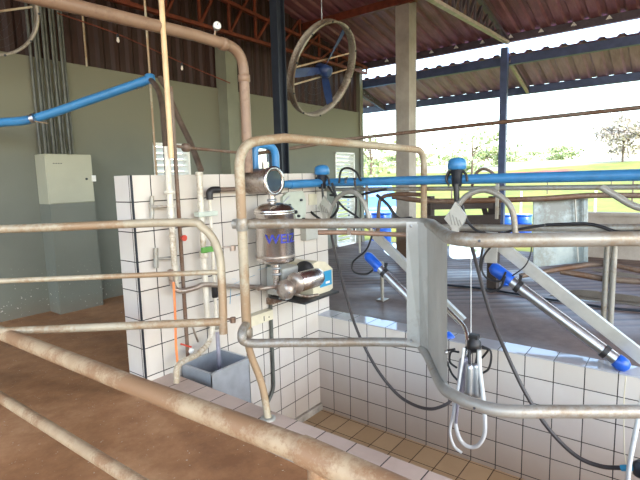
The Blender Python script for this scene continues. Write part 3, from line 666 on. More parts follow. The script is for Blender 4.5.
# drain pieces into the sink
hose('drain_hose', [at(213, 322, y=-.08), at(210, 340, y=-.09), at(198, 354, y=-.14), at(184, 361, y=-.18), at(177, 368, y=-.20), V((at(176, 374, y=-.2).x, -.2, .012))], .021, 'pvcwhite', 'pale curved drain hose beside the steel sink')
vp(218, 332, 219, 372, .016, 'lilac', 'drain_pipe', 'grey drain pipe dropping into the steel sink', y=-.17)
vl = thing('drain_valve', at(185, 347, y=-.06), 'small red and white valve low on the tiled wall', 'valve')
mk('body', MB().lathe(at(189, 350, y=-.05), (0, -1, 0), [(0, .02), (.03, .022), (.04, .012)], 12), 'white', vl)
mk('handle', MB().bar(at(181, 344, y=-.095), at(191, 347, y=-.095), .014, .012), 'red', vl)
tag(mk('metal_strap', MB().bar(at(192, 325, y=-.05), at(198, 342, y=-.03), .014, .006), 'steeld'), 'short dark metal strap slanting on the tiled wall', 'strap')
# two brown hoses from the blue pipe end to the wall top
hose('flexible_hose', [E_, at(157, 88, d=4.2), at(162, 105, d=4.0), at(165, 135, d=3.75), at(168, 175, d=3.55)], .024, 'hosebrown', 'brown flexible hose dropping from the blue pipe beside the tan pipe')
hose('flexible_hose', [at(160, 78, d=4.3), at(168, 92, d=4.2), at(177, 115, d=4.0), at(190, 142, d=3.8), at(201, 170, d=3.62)], .024, 'hosebrown', 'brown flexible hose slanting down to the cream standpipe')
# thin side rail with round fitting
tr = [at(172, 145.5, y=-.06), at(186, 147.5, y=-.06), at(237, 152.5, y=-.10)]
sr = thing('side_pipe', tr[0], 'thin brown pipe running from the riser to the arch post', 'pipe')
mk('pipe', MB().tube(tr, .011, 10), 'rusty', sr); mk('round_fitting', MB().lathe(tr[1]-V((.03, 0, .001)), (1, 0, 0), [(0, .012), (.01, .03), (.05, .03), (.06, .012)], 14), 'rusty', sr)
# ------------------------------------------------------------------ steel sink
zk = .04; sa, sb = V((.285, -.345, zk)), V((.65, -.012, zk))
sink = thing('steel_sink', (.47, -.18, -1), 'stainless steel open box sink in the corner of the pit', 'sink')
mb = MB(); x0, x1, y0, y1 = .285, .645, -.345, -.014; th = .006; zb = -.34
mb.box((x0, y0, zb), (x1, y0+th, zk)).box((x0, y1-th, zb), (x1, y1, zk)).box((x0, y0, zb), (x0+th, y1, zk)).box((x1-th, y0, zb), (x1, y1, zk)).box((x0, y0, zb), (x1, y1, zb+th))
mk('basin', mb, 'sinkm', sink)
mk('inner_shade', MB().box((x0+th, y0+th, zb+.10), (x1-th, y1-th, zb+.12)), 'dark', sink)  # dark sheet added to give the shade inside the basin
rm = MB()
for a, b in (((x0-.008, y0-.008), (x1+.008, y0+.012)), ((x0-.008, y1-.012), (x1+.008, y1)), ((x0-.008, y0), (x0+.012, y1)), ((x1-.012, y0), (x1+.008, y1))): rm.box((*a, zk), (*b, zk+.006))
mk('rim', rm, 'sinkm', sink)
for a in (x0+.03, x1-.03):
    for b in (y0+.03, y1-.03): mk('leg', MB().tube([(a, b, -1.0), (a, b, zb+.005)], .015, 10), 'steelb', sink)
# ------------------------------------------------------------------ receiver, tank, pump
rx, rz = 1.05, 1.35
rec = thing('milk_receiver', (rx, -.15, 1.24), 'short horizontal stainless receiver drum with open round flange', 'receiver')
mk('drum', MB().lathe((rx, -.01, rz), (0, -1, 0), [(0, .06), (.01, .102), (.27, .102), (.275, .098)], 32), 'steeld', rec)
mk('flange', MB().lathe((rx, -.275, rz), (0, -1, 0), [(0, .098), (.002, .116), (.02, .116), (.022, .088), (.008, .086), (-.09, .084)], 32), 'steel', rec)
mk('sight_glass', MB().lathe((rx, -.286, rz), (0, -1, 0), [(0, .082), (.005, .082)], 32), 'darkglass', rec)
mk('inlet', MB().tube([(rx-.0, -.2, rz+.09), (rx, -.2, rz+.15)], .028, 14), 'steel', rec)
tx, ty = at(275, 235, y=-.23).x, -.23
tank = thing('steel_tank', (tx, ty, .66), 'upright stainless tank with blue lettering under the receiver', 'tank')
mk('shell', MB().lathe((tx, ty, .70), (0, 0, 1), [(-.03, .02), (-.02, .09), (0, .15), (.02, .158), (.38, .158), (.385, .166), (.40, .166), (.405, .158)], 40), 'steel', tank)
mk('lid', MB().lathe((tx, ty, 1.105), (0, 0, 1), [(0, .166), (.012, .168), (.02, .160), (.045, .135), (.062, .095), (.07, .05), (.072, .03)], 40), 'steel', tank)
mk('neck', MB().tube([(tx-.02, ty, 1.16), (tx-.02, ty, 1.246)], .028, 16), 'steel', tank)
mk('neck_collar', MB().lathe((tx-.02, ty, 1.185), (0, 0, 1), [(0, .028), (.003, .04), (.02, .04), (.023, .028)], 16), 'steelb', tank)
mk('band', MB().lathe((tx, ty, .735), (0, 0, 1), [(0, .158), (.002, .163), (.02, .163), (.022, .158)], 40), 'steeld', tank)
mk('outlet', MB().tube([(tx, ty, .68), (tx, ty, .50)], .030, 16), 'steel', tank)
for z in (.63, .58): mk('outlet_ring', MB().lathe((tx, ty, z), (0, 0, 1), [(0, .030), (.003, .042), (.016, .042), (.019, .030)], 16), 'steelb', tank)
mk('clamp_lever', MB().tube([(tx+.04, ty-.06, 1.17), (tx+.10, ty-.08, 1.22)], .006, 8), 'steelb', tank)
# lettering wrapped round the tank
def lettering(txt, size):
    cu = bpy.data.curves.new('lettering', 'FONT'); cu.body = txt; cu.size = size; cu.offset = size*.018; cu.resolution_u = 3; cu.space_character = 1.02
    ob = bpy.data.objects.new('lettering', cu); COL.objects.link(ob); bpy.context.view_layer.update()
    me = bpy.data.meshes.new_from_object(ob.evaluated_get(bpy.context.evaluated_depsgraph_get()))
    vs = [v.co.copy() for v in me.vertices]; fs = [list(p.vertices) for p in me.polygons]
    bpy.data.objects.remove(ob); bpy.data.curves.remove(cu); bpy.data.meshes.remove(me); return vs, fs
vs, fs = lettering('WEIZ', .10); RT = .1595
a0 = math.atan2(CAM.y-ty, CAM.x-tx); zt_ = at(275, 246, y=ty-.158).z
mb = MB(); w_ = max(v.x for v in vs)
import bmesh
def wrap(vs, fs, r, a_start, zb):
    bm = bmesh.new(); q = [bm.verts.new(v) for v in vs]
    for f in fs:
        try: bm.faces.new([q[i] for i in f])
        except ValueError: pass
    bmesh.ops.triangulate(bm, faces=bm.faces[:])
    for _ in range(2):
        bmesh.ops.subdivide_edges(bm, edges=[e for e in bm.edges if e.calc_length() > .02], cuts=1, use_grid_fill=True)
    bm.verts.index_update(); out = []
    for v in bm.verts:
        a = a_start+v.co.x*1.12/r; out.append(V((tx+r*math.cos(a), ty+r*math.sin(a), zb+v.co.y)))
    f2 = [[v.index for v in f.verts] for f in bm.faces]; bm.free(); return out, f2
o_, f_ = wrap(vs, fs, RT, a0-.50, zt_+.008)
mk('lettering', MB().add(o_, f_), 'ink', tank)
# pump with motor
pu = thing('milk_pump', (1.5, -.25, .33), 'milk pump with steel motor and cream housing bearing a blue label', 'pump')
pz = .50
hous = [(1.40, pz+.135), (1.47, pz+.150), (1.58, pz+.13), (1.69, pz+.05), (1.69, pz-.13), (1.64, pz-.145), (1.40, pz-.145)]
mk('housing', MB().prism([(x, -.05, z) for x, z in hous], (0, -.32, 0)), 'cream', pu)
mk('rear_cover', MB().box((1.16, -.24, pz-.12), (1.40, -.05, pz+.12), .02), 'panel', pu)
mk('label_plate', MB().box((1.50, -.3732, pz-.09), (1.67, -.37, pz+.045)), 'label', pu)
mk('label_mark', MB().box((1.50, -.3745, pz-.02), (1.555, -.3733, pz+.03)).box((1.58, -.3745, pz-.07), (1.64, -.3733, pz-.05)), 'white', pu)
mk('motor', MB().lathe((1.10, -.43, pz+.035), (1, 0, 0), [(0, .05), (.005, .080), (.27, .080), (.295, .074), (.305, .03)], 32), 'steel', pu)
mk('end_bell', MB().lathe((1.08, -.43, pz+.035), (1, 0, 0), [(0, .04), (.01, .086), (.03, .086), (.035, .080)], 32), 'steeld', pu)
mk('fan_cowl', MB().lathe((1.36, -.30, pz+.06), (1, 0, 0), [(0, .06), (.01, .10), (.04, .10), (.05, .06)], 28), 'black', pu)
mk('pump_head', MB().lathe((.97, -.41, pz-.0), (1, 0, 0), [(0, .03), (.01, .075), (.05, .08), (.06, .06), (.12, .05)], 28), 'steeld', pu)
for k in range(6):
    a = k*math.pi/3; mk('bolt', MB().tube([(.965, -.41+.066*math.cos(a), pz-.01+.066*math.sin(a)), (1.035, -.41+.066*math.cos(a), pz-.01+.066*math.sin(a))], .007, 6), 'steelb', pu)
mk('inlet', MB().tube(fil([(tx, ty, .50), (tx, ty, .46), (1.06, -.36, .46), (1.04, -.40, .48)], .04), .022, 12), 'steel', pu)
mk('base_plate', MB().box((1.20, -.44, pz-.165), (1.69, -.04, pz-.145), .004), 'black', pu)
mk('bracket', MB().box((1.2, -.06, pz-.22), (1.66, -.002, pz-.165)), 'steeld', pu)
hose('milk_outlet_pipe', [at(258, 289, y=-.30), at(278, 287, y=-.33), at(290, 292, y=-.34), at(305, 296.5, y=-.36), at(318, 295, y=-.38)], .015, 'steeld', 'curved brownish pipe under the milk pump', 'pipe')
# control boards on the wall
cbx = thing('control_board', (1.75, -.03, 1.05), 'pale green white control board with holes behind the tank', 'board')
pl = [at(u, v, y=-.035) for u, v in ((288, 192), (303, 191), (306, 200), (306, 212), (305, 220), (297, 221), (294, 210), (288, 207), (283, 207), (283, 197))]
mk('plate', MB().prism(pl, (0, .03, 0)), 'greenwhite', cbx)
for u, v, w_ in ((300.5, 200, .012), (295, 212, .018), (298, 216, .014), (303, 219, .014), (289, 205, .01)): mk('knob', MB().lathe(at(u, v, y=-.035), (0, -1, 0), [(0, w_), (.02, w_*.9)], 10), 'dark', cbx)
tag(mk('switch_box', MB().box((at(305, 226, y=-.06).x, -.07, at(310, 240, y=-.06).z), (at(317, 226, y=-.06).x, -.001, at(310, 226, y=-.06).z), .005), 'panel'), 'plain grey switch box below the control board', 'box')
tag(mk('wall_card', MB().box((at(309, 195, y=-.01).x, -.008, at(312, 205, y=-.01).z), (at(317, 195, y=-.01).x, -.001, at(312, 194, y=-.01).z)), 'cream'), 'small yellowish card fixed near the top of the tiled wall', 'card')
jx = thing('junction_box', at(262, 319, y=-.04), 'cream junction box behind the arch post, low on the tiled wall', 'box')
ja, jb = at(250, 330, y=-.05), at(271, 309, y=-.05)
mk('box', MB().box((ja.x, -.075, ja.z+.03), (jb.x, -.001, jb.z), .006), 'cream', jx)
mk('screw', MB().lathe(at(269, 317, y=-.075), (0, -1, 0), [(0, .006), (.003, .005)], 8), 'dark', jx)
mk('slot', MB().box((at(264, 318, y=-.075).x-.003, -.078, at(264, 321, y=-.075).z), (at(264, 318, y=-.075).x+.003, -.075, at(264, 316, y=-.075).z)), 'dark', jx)
q = [at(271, 262, y=-.02), at(271.5, 330, y=-.02), at(272, 375, y=-.02), at(272, 390, y=-.02), at(268, 402, y=-.03)]; q[0].x = q[1].x = q[2].x = q[3].x = q[1].x
tag(mk('wall_conduit', MB().tube(fil(q, .06), .0165, 12), 'conduit'), 'dark grey conduit running down the tiled wall into the pit', 'conduit')
# blue handwriting on the tiles
wr = MB()
for a, b in (((229, 286), (255, 275)), ((231, 285), (230, 304)), ((232, 279), (236, 279)), ((258, 270), (271, 266)), ((236, 296), (242, 294)), ((243, 281), (241, 288)), ((248, 278), (246, 284))):
    wr.bar(at(*a, y=-.0018), at(*b, y=-.0018), .0012, .006, (0, 1, 0))
wr_ = mk('marker_writing', wr, 'label'); tag(wr_, 'blue marker strokes on the white tiles behind the arch post', 'marking')
# ------------------------------------------------------------------ far kerb milking line
XL = 2.0
blp = thing('blue_milk_line', (XL, -1.2, 1.27), 'long straight blue pipe running above the far kerb', 'pipe')
zbl = 1.318
mk('pipe', MB().tube(fil([(1.49, -.065, zbl-.004), (XL, -.065, zbl), (XL, -5, zbl+.028)], .08), .0385, 18), 'blue', blp)
q1, q2 = at(255, 170, y=-.07), at(276, 170, y=-.07)
mk('return_bend', MB().tube(fil([V((q1.x, -.07, 1.42)), V((q1.x, -.07, at(262, 144, y=-.07).z)), V((q2.x, -.07, at(262, 146, y=-.07).z)), V((q2.x, -.07, zbl)), V((1.52, -.065, zbl-.002))], [.085, .095, .06], 9), .033, 14), 'blue', blp)
for u in (348, 357): mk('strap', MB().tube([at(u, 181.5, x=XL)+V((0, .012, 0)), at(u, 181.5, x=XL)-V((0, .012, 0))], .0405, 16), 'steelb', blp)
for y in (-.55, -1.72, -3.6): mk('hanger', MB().box((XL-.012, y-.01, zbl-.30), (XL+.012, y+.01, zbl-.03)), 'galv', blp)
fr_ = thing('far_rail', (2.06, -1.4, 0), 'galvanised straight rail just under the blue pipe at the far kerb', 'railing')
mk('upper_rail', MB().tube([(2.08, -.02, 1.248), (2.08, -5, 1.258)], .019, 12), 'galv', fr_)
mk('post', MB().tube([(2.06, -3.4, .006), (2.06, -3.4, 1.25)], .020, 12), 'galv', fr_)
tag(mk('wash_pipe', MB().tube([at(424, 227, x=2.35), at(500, 228, x=2.35), at(640, 228, x=2.35), at(760, 229, x=2.35)], .030, 14), 'galv'), 'thick grey pipe low behind the top rail in front of the zinc panel', 'pipe')
# white upright brackets with slots (right of each cap)
def arch_hoop(pp, r, mat, label):
    tag(mk('hoop_pipe', MB().tube(cat(pp), r, 12), mat), label, 'pipe')
arch_hoop([at(u, v, x=1.86) for u, v in ((327, 222), (332, 206), (341, 195), (352, 192), (362, 199), (368, 214), (371, 232))], .021, 'galv', 'grey hoop pipe at the first milking place, left of the grey panel')
arch_hoop([at(u, v, x=1.86) for u, v in ((452, 222), (458, 206), (468, 195), (484, 190), (500, 196), (512, 210), (516, 238))], .022, 'galv', 'grey hoop pipe at the second milking place, right of the grey panel')
arch_hoop([at(u, v, x=1.86) for u, v in ((601, 187), (608, 191), (618, 197), (632, 205), (650, 211))], .022, 'galv', 'grey curved pipe dropping at the right edge of the view')
arch_hoop([at(u, v, x=2.25) for u, v in ((470, 200), (474, 178), (480, 170), (488, 170), (495, 177), (499, 195))], .012, 'rusty', 'thin brown hoop above the blue pipe left of the slim post')
arch_hoop([at(u, v, x=2.1) for u, v in ((378, 236), (379, 206), (382, 198), (390, 195), (404, 194), (425, 195))], .018, 'rusty', 'small brown bent rail in front of the parked car')
def place(du, i):
    """one milking place: pulsator, claw bracket, cylinder remover, arm"""
    w = ['first milking place', 'second milking place'][i]
    sc = 1.0 if i else .86
    u, v = (457, 165) if i else (322, 171)
    X = 1.955; c = at(u, v, x=X)
    t_ = thing('pulsator', c-V((0, 0, .08)), 'blue capped pulsator with dark body on the blue pipe at the '+w, 'pulsator')
    mk('cap', MB().lathe(c-V((0, 0, .036)), (0, 0, 1), [(0, .060), (.005, .070), (.035, .073), (.068, .068), (.086, .05), (.094, .02)], 24), 'blue', t_)
    mk('body', MB().lathe(c-V((0, 0, .17)), (0, 0, 1), [(0, .030), (.01, .038), (.08, .042), (.135, .050)], 18), 'dark', t_)
    for s in (-1, 1): mk('nipple', MB().tube(cat([c+V((0, .045*s, -.045)), c+V((0, .075*s, -.08)), c+V((0, .085*s, -.13))]), .010, 8), 'black', t_)
    # flag shaped bracket
    u2, v2 = (455, 219) if i else (324, 208)
    q = at(u2, v2, x=1.78); k = sc*.088
    b_ = thing('shutoff_bracket', q-V((0, 0, .14)), 'pale diamond-shaped bracket with ridges at the '+w, 'bracket')
    dia = [q+V((0, a*k, b*k)) for a, b in ((0, 1.5), (-1, .3), (-.75, -.4), (-.3, -.8), (-.3, -2.0), (.3, -2.0), (.3, -.8), (1, 0), (.35, .9))]
    mk('plate', MB().prism(dia, (.02, 0, 0)), 'alu', b_)
    rb = MB()
    for n_ in range(4): rb.bar(q+V((-.004, k*(.5-.3*n_), k*(.55-.2*n_))), q+V((-.004, k*(.25-.3*n_), k*(-.5-.05*n_))), .008, .006)
    mk('rib', rb, 'galv', b_)
    return t_
place(0, 0); place(135, 1)
def cyl(pts, r0, label, withlow, X=2.0):
    """cylinder remover: blue head, steel barrel, two black straps, blue foot"""
    A, B = at(*pts[0], x=X), at(*pts[1], x=X); D = (B-A).normalized(); L = (B-A).length
    t_ = thing('cylinder_remover', B, label, 'cylinder')
    mk('blue_head', MB().lathe(A, D, [(0, r0*.62), (.02, r0*.95), (.04, r0*1.12), (.15, r0*1.12), (.17, r0*1.05), (.19, r0*1.0)], 24), 'blued', t_)
    nk = mk('blue_port', MB().tube([A+D*.13, A+D*.15+V((-.03, 0, -.055))], r0*.5, 14), 'blued', t_)
    mk('barrel', MB().tube([A+D*.18, A+D*(L-.07)], r0*.92, 28), 'steelb', t_)
    for s in (.235, L-.17): mk('strap', MB().tube([A+D*s, A+D*(s+.035)], r0*1.12, 20), 'black', t_)
    mk('clip', MB().bar(A+D*.25, A+D*.25+V((.0, -.02, .09)), .02, .02), 'black', t_)
    mk('blue_foot', MB().lathe(A+D*(L-.075), D, [(0, r0*1.0), (.01, r0*1.14), (.06, r0*1.14), (.085, r0*.8), (.095, r0*.3)], 24), 'blued', t_)
    mk('tie_rod', MB().tube([A+D*.16+V((.0, .0, r0*1.12)), A+D*(L-.05)+V((0, 0, r0*1.12))], .005, 6), 'steel', t_)
    return t_
cyl(((491, 266), (626, 367)), .045, 'large steel milk cylinder with blue ends slanting over the far kerb at right', 1)
cyl(((366, 254), (452, 341)), .040, 'steel cylinder with blue ends slanting behind the grey panel', 1)
def channel(pts, w, label, X=2.14):
    A, B = at(*pts[0], x=X), at(*pts[1], x=X); D = (B-A).normalized(); N = D.cross(V((1, 0, 0))).normalized()
    if N.z < 0: N = -N
    t_ = thing('support_arm', B, label, 'arm'); c = (A+B)/2; h = (B-A).length/2
    mk('web', MB().obox(c, D*h, N*w, V((.003, 0, 0))), 'alu', t_)
    mk('flange', MB().obox(c+N*w+V((.02, 0, 0)), D*h, N*.003, V((.022, 0, 0))), 'alu', t_)
    mk('flange', MB().obox(c-N*w+V((.02, 0, 0)), D*h, N*.003, V((.022, 0, 0))), 'alu', t_)
    return t_
ch1 = channel(((496, 243), (652, 366)), .042, 'pale metal channel arm slanting above the large cylinder')
ch2 = channel(((371, 232), (462, 322)), .036, 'pale metal channel arm slanting behind the grey panel')
def leg(u0, v0, u1, v1, X, label, foot=True):
    A = at(u0, v0, x=X); B = V((A.x, A.y, PF if X > 2.13 else .006))
    t_ = thing('arm_stand', B, label, 'stand')
    mk('tube', MB().tube([B, A], .021, 12), 'galv', t_)
    mk('foot_plate', MB().box((B.x-.07, B.y-.05, B.z), (B.x+.07, B.y+.05, B.z+.012), .003), 'galv', t_)
P = at(383, 300, z=PF)
leg(382, 262, 384, 300, P.x, 'short post with foot plate under the left slanting arm')
tag(mk('bracket_plate', MB().box((2.05, at(358, 240, x=2.1).y-.04, at(358, 252, x=2.1).z), (2.07, at(366, 240, x=2.1).y+.04, at(358, 228, x=2.1).z)), 'alu'), 'pale hanging plate at the top of the left slanting arm', 'bracket')
tag(mk('bracket_plate', MB().box((2.05, at(487, 240, x=2.1).y, at(492, 262, x=2.1).z), (2.07, at(499, 240, x=2.1).y, at(492, 244, x=2.1).z+.10)), 'alu'), 'pale hanging plate at the top of the right slanting arm', 'bracket')
# curved pipe end where the left arm reaches the pit
hk = thing('claw_hook', at(462, 330, x=1.88), 'bent steel tube at the lower end of the left slanting arm holding the cluster', 'hook')
mk('tube', MB().tube(cat([at(446, 308, x=2.05), at(456, 318, x=1.95), at(464, 327, x=1.85), at(467.5, 340, x=1.78), at(467, 354, x=1.74)]), .017, 12), 'steel', hk)
# milking cluster
XC = 1.70
cl_ = thing('milking_cluster', at(468, 398, x=XC), 'hanging milking cluster with four shells and black claw', 'milking cluster')
cc = at(474, 345, x=XC)
mk('claw', MB().lathe(cc-V((0, 0, .055)), (0, 0, 1), [(0, .02), (.01, .045), (.05, .055), (.08, .05), (.1, .035), (.115, .03)], 20), 'black', cl_)
mk('claw_cap', MB().box(cc+V((-.03, -.035, .05)), cc+V((.03, .035, .085)), .008), 'black', cl_)
for k, (u0, u1, v0, v1, dx, m_) in enumerate(((463, 460, 358, 396, -.03, 'lilac'), (467, 466, 356, 392, .05, 'lilac'), (470, 469, 364, 394, -.09, 'steelb'), (476, 476, 363, 396, -.06, 'steelb'))):
    a, b = at(u0, v0, x=XC+dx), at(u1, v1, x=XC+dx); D = (b-a).normalized(); L = (b-a).length
    s = mk('teat_cup', MB().lathe(a, D, [(0, .014), (.01, .024), (.03, .029), (L-.03, .030), (L-.01, .034), (L, .030), (L, .016)], 16), m_, cl_)
    mk('liner', MB().tube(cat([cc+V((0, 0, .0)), (cc+a)/2+V((0, (-1)**k*.02, .02)), a+D*.015]), .012, 8), 'black', s)
for pts in (((455, 349), (445, 353), (451, 372), (458, 381)), ((459, 352), (451, 352), (450, 362), (457, 368)), ((482, 346), (491, 352), (489, 368), (481, 374)), ((482, 358), (488, 350), (482, 348))):
    mk('pulse_tube', MB().tube(cat([at(u, v, x=XC) for u, v in pts]), .0085, 8), 'black', cl_)
mk('milk_tube', MB().tube(cat([at(u, v, x=XC-.07) for u, v in ((479, 350), (480, 370), (483, 395), (485, 420), (484, 436), (477, 446), (467, 446), (459, 437), (455, 420), (454, 402))]), .0155, 12), 'milk', cl_)
mk('milk_tube', MB().tube(cat([at(u, v, x=XC-.1) for u, v in ((464, 348), (461, 370), (457, 395), (453, 415), (450, 432), (454, 446), (462, 453))]), .011, 10), 'milk', cl_)
mk('milk_tube', MB().tube(cat([at(u, v, x=XC-.12) for u, v in ((458, 402), (457, 412), (456, 423))]), .012, 10), 'lilac', cl_)
# large dark hoses
hose('milk_hose', [at(u, v, x=X) for u, v, X in ((331, 232, 1.80), (335, 252, 1.75), (345, 292, 1.65), (357, 330, 1.55), (375, 366, 1.5), (395, 392, 1.5), (412, 404, 1.5), (430, 409, 1.5), (445, 405, 1.53), (453, 399, 1.56))], .0125, 'hose', 'long dark hose sagging into the pit from the first milking place')
hose('milk_hose', [at(u, v, x=X) for u, v, X in ((469, 236, 1.85), (476, 262, 1.78), (489, 310, 1.66), (505, 350, 1.55), (525, 392, 1.5), (548, 428, 1.5), (575, 455, 1.5), (600, 466, 1.5), (622, 468, 1.5))], .0135, 'hose', 'long dark hose sagging into the pit from the second milking place')
con = thing('hose_connector', at(634, 468, x=1.5), 'dark connector with blue sleeve at the lower right corner', 'connector')
mk('sleeve', MB().tube([at(621, 468, x=1.5), at(634, 467.5, x=1.5)], .019, 12), 'label', con)
mk('body', MB().lathe(at(640, 472, x=1.5), (0, 0, 1), [(-.03, .02), (-.02, .035), (.05, .04), (.07, .02)], 14), 'dark', con)
hose('milk_tube', [at(u, v, x=1.45) for u, v in ((646, 378), (640, 410), (634, 440), (629, 468), (627, 500))], .0135, 'milk', 'translucent white tube at the lower right edge')
hose('thin_cord', [at(u, v, x=1.5) for u, v in ((626, 376), (624, 400), (624, 440), (626, 463), (632, 475), (642, 470))], .0035, 'cream', 'thin pale cord hanging from the large cylinder')
# hoses round the pulsators
BH = [(1.87, ((300, 190), (305, 204), (312, 213), (320, 219)), .012, 'black hose curving left of the first pulsator'),
 (1.87, ((322, 184), (323, 200), (321, 210)), .011, 'short black hose straight under the first pulsator'),
 (1.87, ((332, 183), (338, 205), (333, 216), (326, 219)), .012, 'black hose curving right of the first pulsator'),
 (1.90, ((328, 186), (342, 206), (357, 217), (372, 232)), .010, 'black hose slanting from the first pulsator to the left arm'),
 (1.92, ((339, 183), (341, 171), (348, 168), (356, 172), (361, 181)), .010, 'black hose loop above the blue pipe near the back wall corner'),
 (1.87, ((355, 181), (356, 205), (354, 232)), .009, 'thin black hose hanging beside the tall louvred opening'),
 (1.93, ((377, 195), (388, 205), (398, 218), (412, 218)), .014, 'thick dark hose crossing before the concrete pillar'),
 (1.93, ((387, 189), (368, 193), (350, 197), (330, 195)), .011, 'dark hose lying along the blue pipe'),
 (1.87, ((449, 170), (446, 178), (449, 186)), .008, 'short black tube left of the second pulsator'),
 (1.87, ((456, 184), (457, 200), (459, 212), (463, 222)), .022, 'thick dark hose under the second pulsator'),
 (1.87, ((462, 205), (468, 222), (480, 232), (500, 234), (515, 230), (545, 225)), .010, 'black hose winding behind the top rail right of the bracket'),
 (2.3, ((545, 225), (570, 224), (588, 224), (602, 227), (618, 232), (645, 232)), .013, 'black hose running along in front of the grey sheet panel'),
 (1.93, ((372, 236), (366, 250), (353, 262), (354, 272), (366, 274), (373, 270)), .009, 'thin black hose looping round the blue head of the left cylinder'),
 (1.93, ((484, 240), (481, 258), (480, 280), (488, 291), (500, 288), (505, 276)), .009, 'thin black hose looping round the blue head of the right cylinder'),
 (1.93, ((494, 243), (484, 256), (482, 270), (488, 279), (500, 281), (506, 272)), .008, 'second thin hose looping behind the right cylinder head'),
 (1.95, ((531, 240), (531, 252), (525, 266), (512, 276)), .005, 'very thin wire curving over the right slanting arm')]
for X, pts, r, lb in BH: hose('rubber_hose', [at(u, v, x=X) for u, v in pts], r, 'black', lb)
tag(mk('floor_hose', MB().tube(cat([V((p.x, p.y, PF+.016)) for p in [at(u, v, z=PF+.016) for u, v in ((447, 285), (478, 288), (505, 292), (540, 298), (575, 303), (610, 308), (655, 312))]]), .014, 8), 'dark'), 'dark hose lying across the damp floor', 'hose')
tag(mk('pull_cord', MB().tube([at(471, 248, x=1.9), at(471, 336, x=1.74)], .003, 6), 'white'), 'thin pale cord hanging above the milking cluster', 'cord')
# thin high rail
tag(mk('high_rail', MB().tube([at(240, 156, x=1.35), at(300, 147, x=2.45), at(345, 139.5, x=2.9), at(480, 124.5, x=2.9), at(640, 107.5, x=2.9), at(760, 95, x=2.9)], .0185, 12), 'rusty'), 'long slim brown rail rising to the right above the blue pipe', 'rail')
# ------------------------------------------------------------------ fence at the back of the far platform
fd = 4.5
ff = thing('platform_fence', V((at(606, 330, d=4.46).x, at(606, 330, d=4.46).y, PF)), 'rusty pipe fence with twin posts across the far platform', 'fence')
a_, b_ = at(603, 328, z=PF), at(610, 329, z=PF)
for q in (a_, b_): mk('post', MB().tube([V((q.x, q.y, PF)), V((q.x, q.y, at(606, 243, d=4.46).z))], .026, 12), 'galv', ff)
mk('top_rail', MB().tube(cat([at(392, 196.5, d=4.9), at(430, 201, d=4.8), at(500, 200, d=4.6), at(545, 198.5, d=4.5), at(590, 195.5, d=4.5), at(640, 195.5, d=4.4), at(720, 196, d=4.3)], 4), .027, 12), 'rusty', ff)
mk('knee_rail', MB().tube([at(520, 276, d=4.5), at(560, 269, d=4.5), at(590, 264.5, d=4.47), at(606, 264, d=4.45)], .024, 12), 'rusty', ff)
mk('knee_rail', MB().tube([at(604, 263, d=4.45), at(640, 271, d=4.2), at(720, 289, d=3.9)], .022, 12), 'rusty', ff)
mk('floor_rail', MB().tube([at(560, 271, d=4.6), at(606, 279, d=4.45), at(640, 281.5, d=4.3), at(720, 290, d=4.1)], .030, 12), 'rusty', ff)
pa = thing('sheet_panel', at(562, 266, d=4.58), 'weathered grey zinc sheet panel hung on the fence', 'panel')
c = [at(533.5, 201, d=4.6), at(588, 198, d=4.6), at(588, 262, d=4.6), at(533.5, 267.5, d=4.6)]
mk('sheet', MB().prism(c, fw*.012), 'zinc', pa)
mk('seam', MB().bar(at(575, 199, d=4.57), at(578, 262, d=4.57), .010, .012), 'panel', pa)
mk('edge_strip', MB().bar(at(585, 199, d=4.56), at(585.5, 262, d=4.56), .03, .01), 'zinc', pa)
# timber boards beyond
tb = thing('timber_pen', V((at(450, 250, d=6.0).x, at(450, 250, d=6.0).y, PF)), 'dark timber pen boards behind the second milking place', 'pen')
bd = 6.0
for u in (428, 494):
    q = at(u, 230, d=bd); mk('post', MB().box((q.x-.06, q.y-.06, PF), (q.x+.06, q.y+.06, at(u, 196, d=bd).z)), 'timber', tb)
for v, w_ in ((205, .06), (224, .10), (236, .10)):
    mk('board', MB().bar(at(424, v, d=bd-.08), at(500, v-1.5, d=bd-.08), .03, w_*2), 'timber', tb)
mk('brace', MB().bar(at(484, 208, d=bd), at(488, 222, d=bd), .04, .06), 'timber', tb)
